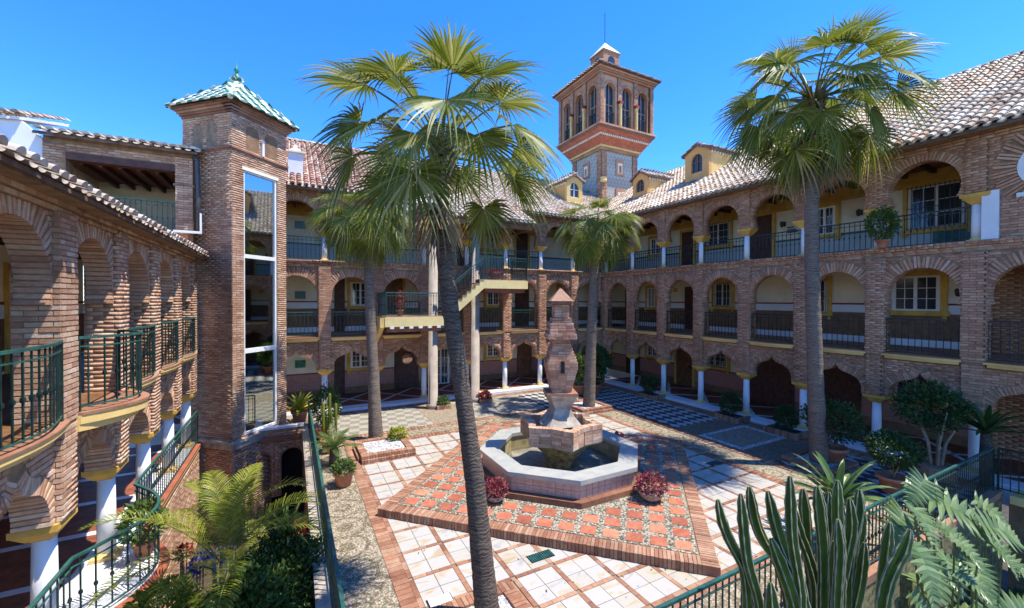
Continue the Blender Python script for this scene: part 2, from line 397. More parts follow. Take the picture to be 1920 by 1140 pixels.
def voussoirs(P, fr, sc, path, L, t0, t1, parent, pitch=.075, wid=.052, proud=.016):
    seg = [math.hypot(path[i + 1][0] - path[i][0], path[i + 1][1] - path[i][1]) for i in range(len(path) - 1)]
    tot = sum(seg); n = int(tot / pitch); 
    for k in range(n):
        d = (k + .5) * tot / n; i = 0
        while d > seg[i] and i < len(seg) - 1: d -= seg[i]; i += 1
        f = d / seg[i]; x = path[i][0] + (path[i + 1][0] - path[i][0]) * f; z = path[i][1] + (path[i + 1][1] - path[i][1]) * f
        tx, tz = (path[i + 1][0] - path[i][0]) / seg[i], (path[i + 1][1] - path[i][1]) / seg[i]
        nx, nz = tz, -tx                     # outward (away from opening) when path runs right->top->left
        l = L * rnd.uniform(.92, 1.05); g = .010
        c = (sc + x + nx * (l / 2 - g), (t0 + t1) / 2 - proud / 2, z + nz * (l / 2 - g))
        ang = math.atan2(-nx, nz)
        m = fr @ Matrix.Translation(c) @ Matrix.Rotation(-ang, 4, 'Y') @ Matrix.Diagonal((wid, t1 - t0 + proud + rnd.uniform(-.004, .004), l, 1))
        P.add(m, parent)

# roof tile: barrel, lower end closed; x across, y up the slope, z out of the roof
def tile_shape(r=.088, L=.40, n=6):
    V = []; F = []
    for y, rr, z in ((0, r, .035), (L, r * .82, .0)):
        for k in range(n + 1):
            a = math.pi * k / n; V.append((-rr * math.cos(a), y, z + rr * .85 * math.sin(a)))
    for k in range(n): F.append((k, k + 1, n + 2 + k, n + 1 + k))
    F.append(tuple(range(n + 1))); return V, F
TV, TF = tile_shape()
def roof_plane(P, org, a, b, la, lb, parent, keep=None, pitch=.235, row=.33, pan=True):
    """tiles on a plane: org at eave corner, a along eave, b up the slope"""
    a, b = Vector(a).normalized(), Vector(b).normalized(); n = a.cross(b).normalized()
    flip = n.z < 0
    if flip: n = -n
    for i in range(int(la / pitch) + 1):
        for j in range(int(lb / row) + 1):
            x, y = i * pitch + pitch / 2, j * row
            if x > la or y > lb - .05: continue
            if keep and not keep(x, y): continue
            jx, jy, jr = rnd.uniform(-.012, .012), rnd.uniform(-.02, .02), rnd.uniform(-.03, .03)
            o = Vector(org) + a * (x + jx) + b * (y + jy) + n * (.03 + rnd.uniform(0, .012))
            A = a if not flip else -a
            m = Matrix(((A.x, b.x, n.x, o.x), (A.y, b.y, n.y, o.y), (A.z, b.z, n.z, o.z), (0, 0, 0, 1))) @ Matrix.Rotation(jr, 4, 'Z')
            P.add(m, parent)
            if pan:
                o2 = Vector(org) + a * (x + pitch / 2) + b * (y + jy - .06) + n * .055
                m2 = Matrix(((A.x, b.x, n.x, o2.x), (A.y, b.y, n.y, o2.y), (A.z, b.z, n.z, o2.z), (0, 0, 0, 1))) @ Matrix.Diagonal((.9, 1, -.55, 1))
                P2L.append((m2, parent))
P2L = []
def flush_pans(P, parent, limit=0):
    Q = Pieces('pan_tile', P.mat, TV, TF, limit); Q.L = list(P2L); P2L.clear(); Q.flush(parent, 'pan_tiles')

# ------------------------------------------------------------------ the setting: ground levels
G = -4.56; WK = -4.46
def sheet(name, x0, x1, y0, y1, z, mat, th=.0, parent=None, kind='structure'):
    b = MB().box(x0, x1, y0, y1, z - (th or .3), z); o = b.build(name, mat, parent)
    if kind and parent is None: o['kind'] = kind
    return o
sheet('ground', -300, 300, -300, 300, -7.5, M['soil'], .2)
floor = sheet('courtyard_floor', .58, 15.3, 3.36, 18.15, G - .012, M['mortar'], 2.9)
sheet('courtyard_floor', -3.6, .577, 16.0, 18.15, G - .012, M['mortar'], .5)
def zone(x0, x1, y0, y1, mat, name, lv=1):
    return sheet(name, x0, x1, y0, y1, G - .012 + .004 * lv, M[mat], .003, floor)
# zones round the central square
zone(.62, 1.42, 3.4, 15.0, 'pebble', 'pebble_strip')
zone(.62, 4.6, 14.6, 17.7, 'checker_pale', 'checker_mosaic'); zone(-3.5, .57, 16.05, 17.7, 'checker_pale', 'checker_mosaic')
zone(6.2, 9.4, 14.7, 17.6, 'checker_pale', 'checker_mosaic', 1)
zone(4.65, 6.15, 14.75, 17.6, 'pebble_tan', 'tan_mosaic')
zone(1.65, 10.75, 13.85, 14.45, 'pebble', 'pebble_strip'); zone(11.02, 11.75, 3.4, 14.45, 'pebble', 'pebble_strip')
zone(12.15, 14.6, 10.4, 17.4, 'checker', 'checker_mosaic'); zone(9.45, 12.1, 14.75, 17.5, 'checker', 'checker_mosaic')
zone(12.15, 14.6, 9.5, 10.35, 'pebble_brown', 'brown_mosaic'); zone(12.15, 14.6, 7.9, 9.45, 'gravel', 'white_mosaic')
zone(12.35, 14.4, 8.05, 9.3, 'pebble_tan', 'tan_mosaic', 2)
zone(12.15, 14.6, 7.0, 7.85, 'pebble_brown', 'brown_mosaic'); zone(12.15, 14.6, 3.4, 6.95, 'checker', 'checker_mosaic')
zone(1.65, 10.75, 3.4, 4.2, 'pebble', 'pebble_strip')

# brick borders in the floor
PV = Pieces('paving_brick', M['paver'])
def brick_strip(x0, x1, y0, y1, z, parent, along, w=.07, ln=None):
    """flat bricks side by side; along='x' means the strip runs along x"""
    L0, L1, A0, A1 = (x0, x1, y0, y1) if along == 'x' else (y0, y1, x0, x1)
    n = max(1, round((L1 - L0) / w)); d = (L1 - L0) / n
    for i in range(n):
        a, b = L0 + i * d + .004, L0 + (i + 1) * d - .004; zz = z + rnd.uniform(-.002, .003)
        if along == 'x': PV.box(ID, a, b, A0, A1, zz - .02, zz, parent)
        else: PV.box(ID, A0, A1, a, b, zz - .02, zz, parent)
for x0, x1 in ((1.42, 1.66), (10.76, 11.0), (11.78, 12.12)): brick_strip(x0, x1, 3.4, 14.5 if x0 < 11 else 17.6, G + .004, floor, 'y', .12)
for y0, y1 in ((13.6, 13.82), (14.47, 14.72)): brick_strip(1.67, 10.75 if y0 < 14 else 11.0, y0, y1, G + .004, floor, 'x', .12)
brick_strip(1.67, 10.75, 4.22, 4.42, G + .004, floor, 'x', .12)
brick_strip(14.62, 14.95, 3.4, 17.6, G + .004, floor, 'y', .12)
brick_strip(.62, 14.6, 17.72, 17.98, G + .004, floor, 'x', .12)
# marble squares with brick strips between, only outside the platform
PC = (6.2, 9.0); HD = 4.62
def in_plat(x, y, m=0.): return abs(x - PC[0]) + abs(y - PC[1]) < HD + m
MT = Pieces('marble_tile', M['marble'])
GX0, GY0, GP, NG = 1.70, 4.46, .7525, 12
bs = .08
PLN = [(2.35, 5.1, 1.35, 1.35), (2.45, 12.85, 1.5, 1.5), (10.95, 13.95, 1.5, 1.5), (13.0, 6.2, 1.3, 1.3)]
def in_planter(x, y): return any(abs(x - a) < w / 2 + .02 and abs(y - b) < h / 2 + .02 for a, b, w, h in PLN)
for i in range(NG):
    for j in range(NG):
        x, y = GX0 + i * GP, GY0 + j * GP
        q = (GP - bs) / 2
        for a in (0, 1):
            for b in (0, 1):
                tx0, ty0 = x + bs / 2 + a * q, y + bs / 2 + b * q
                if in_plat(tx0 + q / 2, ty0 + q / 2, -.25) or in_planter(tx0 + q / 2, ty0 + q / 2): continue
                zz = G + .003 + rnd.uniform(-.0015, .0015)
                MT.box(ID, tx0 + .005, tx0 + q - .005, ty0 + .005, ty0 + q - .005, zz - .014, zz, floor)
    for j in range(NG + 1):
        for horiz in (0, 1):
            for k in range(3):
                seg = (GP - bs) / 3
                if horiz: a0 = GX0 + i * GP + bs / 2 + k * seg; b0 = GY0 + j * GP; bx = (a0, a0 + seg, b0 - bs / 2, b0 + bs / 2)
                else: a0 = GY0 + i * GP + bs / 2 + k * seg; b0 = GX0 + j * GP; bx = (b0 - bs / 2, b0 + bs / 2, a0, a0 + seg)
                cx, cy = (bx[0] + bx[1]) / 2, (bx[2] + bx[3]) / 2
                if in_plat(cx, cy, -.2) or in_planter(cx, cy): continue
                PV.box(ID, bx[0] + .003, bx[1] - .003, bx[2] + .003, bx[3] - .003, G - .012, G + .005, floor)
PV.flush(floor, 'paving_bricks'); MT.flush(floor, 'marble_tiles')
# the diamond platform
r45 = Matrix.Translation((PC[0], PC[1], 0)) @ Matrix.Rotation(R(45), 4, 'Z')
hs = HD / math.sqrt(2); PT = G + .17
plat = MB(r45).box(-hs + .03, hs - .03, -hs + .03, hs - .03, G - .01, PT - .02).build('fountain_platform', M['mortar']); plat['kind'] = 'structure'
MB(r45).box(-hs + .3, hs - .3, -hs + .3, hs - .3, PT - .019, PT - .006).build('pebble_bed', M['pebble_green'], plat)
EB = Pieces('edge_brick', M['paver'])
n = int(2 * hs / .068)
for sd in range(4):
    fr = r45 @ Matrix.Rotation(R(90) * sd, 4, 'Z')
    for i in range(n):
        a = -hs + i * (2 * hs / n)
        if sd in (0, 1, 2, 3) and a > hs - .29: continue
        d = rnd.uniform(-.004, .006)
        EB.box(fr, a + .005, a + 2 * hs / n - .005, -hs - d, -hs + .27, G + .004, PT + rnd.uniform(-.002, .004), plat)
EB.flush(plat, 'edge_bricks')
TT = Pieces('terracotta_tile', M['terracotta_tile'])
nt_ = 14; tp = (2 * hs - .6) / nt_
for i in range(nt_):
    for j in range(nt_):
        x, y = -hs + .3 + (i + .5) * tp, -hs + .3 + (j + .5) * tp
        p = r45 @ Vector((x, y, 0))
        if max(abs(p.x - PC[0]), abs(p.y - PC[1]), (abs(p.x - PC[0]) + abs(p.y - PC[1])) / 1.41) < 2.15: continue
        w = tp * .345; TT.box(r45, x - w, x + w, y - w, y + w, PT - .02, PT + .001 + rnd.uniform(0, .002), plat)
TT.flush(plat, 'terracotta_tiles')

# ------------------------------------------------------------------ building helpers
BRK = {k: Pieces('brick', M['brick']) for k in ('left', 'tower')}
BRK['right'] = Pieces('brick', M['brick_red']); BRK['far'] = Pieces('brick', M['brick_red']); BRK['pav'] = Pieces('brick', M['brick'], limit=120); BRK['min'] = Pieces('brick', M['brick_red'], limit=0)
VOU = {k: Pieces('voussoir', M['brick'] if k == 'left' else M['brick_red']) for k in ('left', 'right', 'far')}
BALV = []; BALF = []
def _bal():
    b = MB()
    for z0, z1, w in ((0, .44, .016), (.44, .455, .03), (.455, .485, .036), (.485, .5, .03), (.5, 1, .016)): b.box(-w / 2, w / 2, -w / 2, w / 2, z0, z1)
    return b.V, b.F
BV, BF = _bal()
BAL = {k: Pieces('baluster', M['iron_dark'] if k in ('right',) else M['iron'], BV, BF) for k in ('left', 'right', 'far', 'stair', 'pit', 'pav')}

def railing(key, fr, pts, z0, h, parent, pitch=.125, name='railing', top=None, slope=None):
    """pts: list of (s,t) plan points; z0 floor height or list of heights; h rail height"""
    top = top or M['iron_light']
    zs = z0 if hasattr(z0, '__len__') else [z0] * len(pts)
    rb = MB(fr)
    r = rb.build; o = None
    for (a, za), (b, zb) in zip(zip(pts, zs), zip(pts[1:], zs[1:])):
        A, B = Vector((a[0], a[1], za)), Vector((b[0], b[1], zb)); u = Vector((0, 0, 1))
        rb.bar(A + u * h, B + u * h, .045, .035); rb.bar(A + u * (h - .12), B + u * (h - .12), .018); rb.bar(A + u * .07, B + u * .07, .022)
    o = rb.build(name, top, parent)
    for (a, za), (b, zb) in zip(zip(pts, zs), zip(pts[1:], zs[1:])):
        L = math.hypot(b[0] - a[0], b[1] - a[1]); n = max(1, round(L / pitch)); ang = math.atan2(b[1] - a[1], b[0] - a[0])
        for i in range(n):
            f = (i + .5) / n
            m = fr @ Matrix.Translation((a[0] + (b[0] - a[0]) * f, a[1] + (b[1] - a[1]) * f, za + (zb - za) * f + .05)) @ Matrix.Rotation(ang, 4, 'Z') @ Matrix.Diagonal((1, 1, h - .07, 1))
            BAL[key].add(m, o)
    ends = list(zip(pts, zs))
    if len(ends) > 5: ends = [ends[0], ends[-1]]
    for (p, z) in ends: MB(fr).box(p[0] - .018, p[0] + .018, p[1] - .018, p[1] + .018, z, z + h).build('post', M['iron'], o)
    return o

def column(fr, s, t, z0, z1, zc, r, parent, base='white', cap='ochre', cw=.28, ornate=False):
    o = MB(fr).lathe((s, t, 0), [(r * 1.0, z0 + .1), (r * 1.02, (z0 + z1) / 2), (r * .93, z1)], 14).build('column', M[base], parent, True)
    c = MB(fr).lathe((s, t, 0), [(r * 1.0, z1 - .005), (r * 1.25, z1 + .03), (r * 1.05, z1 + .05), (cw * .85, zc - .09)], 4 if not ornate else 16, R(45))
    c.box(s - cw, s + cw, t - cw * .8, t + cw * .8, zc - .09, zc - .003)
    c.add([(s - r, t - r, z1 + .02), (s + r, t - r, z1 + .02), (s + r, t + r, z1 + .02), (s - r, t + r, z1 + .02), (s - cw * .96, t - cw * .78, zc - .088), (s + cw * .96, t - cw * .78, zc - .088), (s + cw * .96, t + cw * .78, zc - .088), (s - cw * .96, t + cw * .78, zc - .088)], BOXF)
    c.build('capital', M[cap], o)
    MB(fr).box(s - r * 1.45, s + r * 1.45, t - r * 1.45, t + r * 1.45, z0 + .001, z0 + .06).lathe((s, t, 0), [(r * 1.4, z0 + .058), (r * 1.1, z0 + .11)], 14).build('base', M['yellow' if cap == 'ochre' else base], o)
    return o

def window(fr, s0, s1, z0, z1, t, parent, sur='ochre', leaves=2, rows=3, cols=2, grille=False, arched=False, sill=True, sw=.14):
    """window on a wall whose outer face is at t (outside is -t)"""
    fb = MB(fr); e = .055
    fb.box(s0, s0 + e, t - .05, t + .02, z0, z1); fb.box(s1 - e, s1, t - .05, t + .02, z0, z1)
    fb.box(s0 + e, s1 - e, t - .05, t + .02, z1 - e, z1); fb.box(s0 + e, s1 - e, t - .05, t + .02, z0, z0 + e)
    w = (s1 - s0 - 2 * e) / leaves
    for l in range(leaves):
        a = s0 + e + l * w
        fb.box(a, a + .045, t - .04, t + .01, z0 + e, z1 - e); fb.box(a + w - .045, a + w, t - .04, t + .01, z0 + e, z1 - e)
    o = fb.build('window', M['frame'], parent)
    mb = MB(fr)
    for l in range(leaves):
        a = s0 + e + l * w + .045; ww = w - .09
        for c in range(1, cols): mb.box(a + ww * c / cols - .009, a + ww * c / cols + .009, t - .03, t - .006, z0 + e, z1 - e)
        for r_ in range(1, rows): mb.box(a, a + ww, t - .032, t - .008, z0 + e + (z1 - z0 - 2 * e) * r_ / rows - .009, z0 + e + (z1 - z0 - 2 * e) * r_ / rows + .009)
        p = MB(fr).box(a, a + ww, t - .006, t + .0, z0 + e, z1 - e).build('pane', M['glass'], o)
    mb.build('muntins', M['frame'], o)
    if sur:
        sb = MB(fr); k = sw
        sb.box(s0 - k, s0, t - .06, t - .001, z0 - k, z1 + k); sb.box(s1, s1 + k, t - .06, t - .001, z0 - k, z1 + k)
        sb.box(s0, s1, t - .06, t - .001, z1, z1 + k); sb.box(s0 - k - .06, s1 + k + .06, t - .09, t - .061, z0 - k * .9, z0); sb.box(s0, s1, t - .06, t - .001, z0 - k, z0)
        sb.box(s0 - k, s0 - k * .3, t - .09, t - .061, z0 - k * 1.9, z0 - k * .9 - .001); sb.box(s1 + k * .3, s1 + k, t - .09, t - .061, z0 - k * 1.9, z0 - k * .9 - .001)
        sb.build('surround', M[sur], o)
    if grille:
        gb = MB(fr); n = int((s1 - s0) / .11)
        for i in range(n + 1): x = s0 + (s1 - s0) * i / n; gb.box(x - .008, x + .008, t - .14, t - .124, z0 - .03, z1 + .03)
        for z in (z0 + .02, (z0 + z1) / 2, z1 - .02): gb.box(s0 - .02, s1 + .02, t - .145, t - .141, z - .01, z + .01)
        gb.build('grille', M['iron_dark'], o)
    return o
def door(fr, s0, s1, z0, z1, t, parent, mat='wood', sur=None, panels=3):
    o = MB(fr).box(s0, s1, t - .05, t + .02, z0, z1).build('door', M[mat], parent)
    pb = MB(fr); w = (s1 - s0) / 2
    for l in (0, 1):
        for r_ in range(panels):
            a = s0 + l * w + .06; h = (z1 - z0 - .1) / panels; b = z0 + .06 + r_ * h
            pb.box(a, a + w - .12, t - .07, t - .051, b, b + h - .08)
    pb.build('door_panel', M[mat], o)
    MB(fr).box(s1 - .14, s1 - .10, t - .12, t - .071, (z0 + z1) / 2 - .08, (z0 + z1) / 2 + .06).build('handle', M['iron_dark'], o)
    if sur:
        k = .13; MB(fr).box(s0 - k, s0, t - .06, t - .001, z0, z1 + k).box(s1, s1 + k, t - .06, t - .001, z0, z1 + k).box(s0, s1, t - .06, t - .001, z1, z1 + k).build('surround', M[sur], o)
    return o
def sconce(fr, s, t, z, parent):
    b = MB(fr).box(s - .03, s + .03, t - .03, t - .001, z - .1, z + .1); b.bar((s, t - .02, z), (s, t - .22, z + .06), .02)
    b.lathe((s, t - .22, z - .16), [(.03, 0), (.07, .05), (.09, .2), (.02, .26)], 6)
    o = b.build('wall_lantern', M['iron_dark'], parent); return o

PZ = dict(f0=WK, l1=-1.5, l2=1.54)
def bay_floor0(key, fr, a, b, parent, vparent, kind='keel', zt=-1.56):
    sc, hw = (a + b) / 2, (b - a) / 2; zs = -2.85
    path = arch_path('keel', hw - .315, -2.02, zs)
    poly = [(-hw, zs), (-hw, zt), (hw, zt), (hw, zs)] + path
    MB(fr).prism([(sc + x, z) for x, z in poly], .03, .36, 'y').build('arch_wall', M['mortar'], parent)
    voussoirs(VOU[key], fr, sc, path, .21, .03, .36, vparent, pitch=.068, wid=.048)
    lay_bricks(BRK[key], fr, a + .2, b - .2, zs, zt, .03, parent, lambda s, z: not in_arch(path, s - sc, z, .20, zs))
def bay_floor1(key, fr, a, b, parent, vparent, zt=1.3):
    sc, hw = (a + b) / 2, (b - a) / 2; zs = -.09
    path = arch_path('round', hw - .255, .17, zs)
    poly = [(-hw + .2, zs), (-hw + .2, zt), (hw - .2, zt), (hw - .2, zs)] + path
    MB(fr).prism([(sc + x, z) for x, z in poly], .03, .34, 'y').build('arch_wall', M['mortar'], parent)
    voussoirs(VOU[key], fr, sc, path, .32, .03, .34, vparent, pitch=.078, wid=.055)
    lay_bricks(BRK[key], fr, a + .225, b - .225, zs, zt, .03, parent, lambda s, z: not in_arch(path, s - sc, z, .31, zs))
def bay_floor2(key, fr, a, b, parent, vparent, zt=4.18):
    sc, hw = (a + b) / 2, (b - a) / 2; zs = 2.80
    path = arch_path('round', hw - .255, 3.15, zs)
    poly = [(-hw, zs), (-hw, zt), (hw, zt), (hw, zs)] + path
    MB(fr).prism([(sc + x, z) for x, z in poly], .03, .34, 'y').build('arch_wall', M['mortar'], parent)
    voussoirs(VOU[key], fr, sc, path, .24, .03, .34, vparent, pitch=.072, wid=.052)
    lay_bricks(BRK[key], fr, a + .2, b - .2, zs, zt, .03, parent, lambda s, z: not in_arch(path, s - sc, z, .23, zs))
def pier(key, fr, s, z0, z1, parent, hw=.225, t0=-.06, t1=.38, side=1):
    o = MB(fr).box(s - hw, s + hw, t0, t1, z0, z1).build('pier', M['mortar'], parent)
    lay_bricks(BRK[key], fr, s - hw, s + hw, z0, z1, t0, o)
    f2 = fr @ Matrix.Translation((s + hw * side, 0, 0)) @ Matrix.Rotation(R(90) * side, 4, 'Z')
    if side > 0: lay_bricks(BRK[key], f2, t0, t1, z0, z1, 0, o)
    else: lay_bricks(BRK[key], f2, -t1, -t0, z0, z1, 0, o)
    return o
def ledge(fr, a, b, parent, bulge=.08, z=-1.53, top='paver', side='yellow', base=-.12):
    pts = [(a, .03)] + [(a + (b - a) * i / 12, base - bulge * math.sin(math.pi * i / 12)) for i in range(13)] + [(b, .03)]
    cut = [(a + .04, .03)] + [(a + .06 + (b - a - .12) * i / 12, base + .06 - bulge * math.sin(math.pi * i / 12)) for i in range(13)] + [(b - .04, .03)]
    o = MB(fr).prism(pts, z - .085, z - .025, 'z').prism(cut, z - .16, z - .086, 'z').build('ledge', M[side], parent)
    MB(fr).prism([(x, y - .015 if y < 0 else y) for x, y in pts], z - .024, z, 'z').build('ledge_tile', M[top], o)
def cornice(key, fr, a, b, z, parent, steps=((.02, 0), (.05, .07), (.09, .14), (.12, .20)), h=.07):
    cb = MB(fr)
    for pr, dz in steps: cb.box(a, b, -pr + .03, .3, z + dz, z + dz + h)
    o = cb.build('cornice', M['mortar'], parent)
    for pr, dz in steps:
        x = a
        while x < b:
            w = .12 if dz > .1 else .25; BRK[key].box(fr, x, min(x + w - .01, b), -pr + .03 - .012 - rnd.uniform(0, .004), .1, z + dz + .006, z + dz + h - .006, o); x += w
def gallery(fr, a, b, parent, levels, depth=2.6):
    w = MB(fr).box(a, b, depth, depth + .25, G - .4, 4.45 if 2 in levels else 1.6).build('back_wall', M['cream'], parent)
    if 0 in levels:
        MB(fr).box(a, b, depth - .012, depth - .001, WK, -3.42).build('dado', M['dado_pink'], w)
        MB(fr).box(a, b, depth - .02, depth - .013, WK, WK + .32).build('skirting', M['dado'], w)
        MB(fr).box(a, b, depth - .02, depth - .001, -3.42, -3.36).build('painted_line', M['redline'], w)
    MB(fr).box(a, b, depth - .012, depth - .001, -1.5, -.42).build('dado', M['dado'], w)
    MB(fr).box(a, b, depth - .03, depth - .013, -1.5, -1.27).build('skirting', M['white'], w)
    MB(fr).box(a, b, depth - .02, depth - .001, -.14, -.08).build('painted_line', M['redline'], w)
    MB(fr).box(a, b, depth - .008, depth - .001, -.42, -.14).build('painted_band', M['white'], w)
    # floors and ceilings
    f = MB(fr).box(a, b, .0, depth, -1.72, -1.5).build('gallery_floor', M['wood_mid'], parent)
    MB(fr).box(a, b, .37, depth - .001, -1.499, -1.494).build('floor_tiles', M['paver'], f)
    if 2 in levels:
        MB(fr).box(a, b, depth - .012, depth - .001, 1.54, 2.46).build('dado', M['dado_green'], w)
        MB(fr).box(a, b, depth - .02, depth - .001, 2.46, 2.54).build('painted_line', M['teal'], w)
        f = MB(fr).box(a, b, .0, depth, 1.32, 1.54).build('gallery_floor', M['cream'], parent)
    top = 4.3 if 2 in levels else 1.35
    c = MB(fr).box(a, b, .34, depth, top - .06, top).build('ceiling', M['wood_red'], parent)
    n = int((b - a) / .69)
    for i in range(n + 1):
        x = a + (b - a) * i / n; MB(fr).box(x - .05, x + .05, .345, depth - .002, top - .2, top - .061).build('beam', M['wood'], c)
    if 2 in levels: MB(fr).box(a, b, depth - .015, depth - .001, 3.75, 4.24).build('painted_band', M['ochre'], w)
    return w
def walkway(fr, a, b, parent, depth=2.6, t0=-.32, tile=1.03):
    MB(fr).box(a, b, t0, t0 + .55, G - .4, WK).build('kerb', M['marble_white'], parent)
    o = MB(fr).box(a, b, t0 + .551, depth, G - .4, WK - .004).build('walkway_floor', M['wood_red'], parent)
    # white marble bands between dark red diamonds
    lb = MB(fr); x = a
    z = WK - .0035; 
    while x < b - 1.5:
        for p, q in (((x, .25), (x + 1.03, 1.4)), ((x + 1.03, 1.4), (x + 2.06, .25)), ((x, 2.5), (x + 1.03, 1.4)), ((x + 1.03, 1.4), (x + 2.06, 2.5))):
            d = Vector((q[0] - p[0], q[1] - p[1])).normalized() * .07; nn = (-d.y, d.x)
            lb.add([(p[0] + nn[0], p[1] + nn[1], z), (q[0] + nn[0], q[1] + nn[1], z), (q[0] - nn[0], q[1] - nn[1], z), (p[0] - nn[0], p[1] - nn[1], z)], [(0, 3, 2, 1)])
        x += 2.067
    lb.build('marble_band', M['marble_white'], o)

BP = 2.067
# ================================================================== RIGHT WING
FR = frame((15.65, 18.4, 0), (0, -1, 0), (1, 0, 0))
RW = thing('arcaded_wing', 'three storey brick arcade wing in shade along the right side of the courtyard', 'building', (15.65, 8, G))
NB = 10
RK = [k * BP for k in range(NB + 1)]
for k in range(NB):
    a, b = RK[k], RK[k + 1]
    bay_floor0('right', FR, a, b, RW, RW); bay_floor1('right', FR, a, b, RW, RW)
    if k < 7: bay_floor2('right', FR, a, b, RW, RW)
    ledge(FR, a + .2, b - .2, RW, .14 if k in (4,) else .05)
    railing('right', FR, [(a + .225, .12), (b - .225, .12)], -1.5, .98, RW, .15, top=M['iron_dark'])
    if k < 7: railing('right', FR, [(a + .11, .17), (b - .11, .17)], 1.54, .95, RW, .14, top=M['iron_dark'])
for k in range(NB + 1):
    s = RK[k]
    column(FR, s, .19, WK, -3.1, -2.85, .115, RW)
    pier('right', FR, s, -2.85, -1.6, RW, .2, -.05, .1); pier('right', FR, s, -1.6, 1.32, RW)
    if k < 8:
        column(FR, s, .17, 1.54, 2.52, 2.8, .11, RW)
        pier('right', FR, s, 2.81, 4.16, RW, .2, -.02, .03)
cornice('right', FR, -.2, RK[-1], 1.3, RW)
cornice('right', FR, -.2, RK[-1], 4.14, RW, ((.03, 0), (.07, .07), (.12, .14)))
rwall = gallery(FR, -2.6, RK[-1], RW, (0, 1, 2)); walkway(FR, .3, RK[-1], RW)
# the solid end bay on the top floor, white wall panel and arched window
s7 = RK[7]
MB(FR).box(s7 + .12, s7 + .42, -.03, .3, 1.54, 2.80).build('white_wall_panel', M['white'], RW)
e = MB(FR).box(s7 + .421, RK[-1], .03, .34, 1.54, 4.18).box(s7 + .2, s7 + .42, .03, .34, 2.80, 4.18).build('end_wall', M['mortar'], RW)
wp = arch_path('round', .62, 3.25, 2.63); wc = s7 + 1.30
lay_bricks(BRK['right'], FR, s7 + .43, s7 + 5, 1.54, 4.14, .03, e, lambda s, z: z < 2.5 or not in_arch(wp, s - wc, z, .34, 2.5))
lay_bricks(BRK['right'], FR, s7 + .2, s7 + .42, 2.8, 4.14, .03, e)
voussoirs(VOU['right'], FR, wc, wp, .40, .0, .1, RW)
aw = MB(FR); op = arch_path('round', .60, 3.25, 2.63); ip = arch_path('round', .47, 3.25, 2.66)
for i in range(len(op) - 1):
    (x1, z1), (x2, z2), (x3, z3), (x4, z4) = op[i], op[i + 1], ip[i + 1], ip[i]
    aw.add([(wc + x1, -.03, z1), (wc + x2, -.03, z2), (wc + x3, -.03, z3), (wc + x4, -.03, z4), (wc + x1, .05, z1), (wc + x2, .05, z2), (wc + x3, .05, z3), (wc + x4, .05, z4)], BOXF)
aw.box(wc - .6, wc + .6, -.03, .05, 2.54, 2.64).box(wc - .02, wc + .02, -.02, .02, 2.64, 3.7).box(wc - .45, wc + .45, -.022, .018, 3.1, 3.13)
awo = aw.build('window', M['frame'], RW); MB(FR).prism([(wc + x, z) for x, z in ip], -.01, .02, 'y').build('pane', M['glass'], awo)
# openings on the back wall  (world Y -> s = 18.4 - Y)
T = 2.565
def rw(y0, y1): return 18.4 - max(y0, y1), 18.4 - min(y0, y1)
window(FR, *rw(13.7, 12.5), 2.66, 3.72, T, rwall, 'ochre', grille=True)
door(FR, *rw(11.5, 10.55), 1.54, 3.7, T, rwall, 'wood', 'ochre')
window(FR, *rw(8.95, 8.2), 2.55, 3.6, T, rwall, 'ochre'); window(FR, *rw(6.1, 4.75), 2.35, 3.72, T, rwall, 'ochre', grille=True)
door(FR, *rw(15.2, 14.5), 1.54, 3.55, T, rwall, 'wood', 'ochre'); window(FR, *rw(17.4, 16.6), 2.6, 3.5, T, rwall, 'ochre')
MB(FR).box(*rw(5.5, 3.4), T - .03, T - .021, 1.56, 2.3).build('teal_panel', M['teal'], rwall)
for y in (10.05, 7.4, 16.0): sconce(FR, 18.4 - y, T, 3.2, rwall)
window(FR, *rw(6.5, 5.3), -.32, .82, T, rwall, 'ochre', cols=2, sw=.17); window(FR, *rw(9.3, 8.45), -.45, .8, T, rwall, 'ochre', grille=True)
window(FR, *rw(13.3, 12.4), -.28, .82, T, rwall, 'ochre', grille=True); door(FR, *rw(15.0, 14.5), -1.5, .7, T, rwall, 'wood')
window(FR, *rw(17.6, 17.0), -.4, .7, T, rwall, 'ochre'); door(FR, *rw(19.4, 18.6), -1.5, .8, T, rwall, 'wood')
sconce(FR, 18.4 - 4.85, T, .3, rwall); sconce(FR, 18.4 - 18.3, T, .55, rwall)
MB(FR).box(*rw(15.75, 15.5), T - .03, T - .001, .45, .65).build('notice_plate', M['ochre'], rwall)
window(FR, *rw(6.4, 5.3), -3.25, -2.45, T, rwall, 'ochre', grille=True); window(FR, *rw(13.9, 12.6), -3.2, -2.45, T, rwall, 'ochre', grille=True)
door(FR, *rw(15.5, 14.5), WK, -2.4, T, rwall, 'wood_mid', 'ochre'); door(FR, *rw(19.3, 18.2), WK, -2.5, T, rwall, 'wood')
window(FR, *rw(17.6, 16.8), -3.2, -2.5, T, rwall, 'ochre')
MB(FR).box(*rw(11.8, 9.6), T - .03, T - .021, WK, -2.35).build('dark_gateway', M['wood'], rwall)
MB(FR).box(*rw(8.6, 7.35), T - .03, T - .021, WK, -2.3).build('dark_gateway', M['wood'], rwall)
dr = MB(FR).box(18.4 - 4.35, RK[-1], T - .2, T - .031, G, 1.2).build('inner_brick_wall', M['dado'], rwall)
lay_bricks(BRK['right'], FR, 18.4 - 4.35, RK[-1], G, 1.2, T - .2, dr)
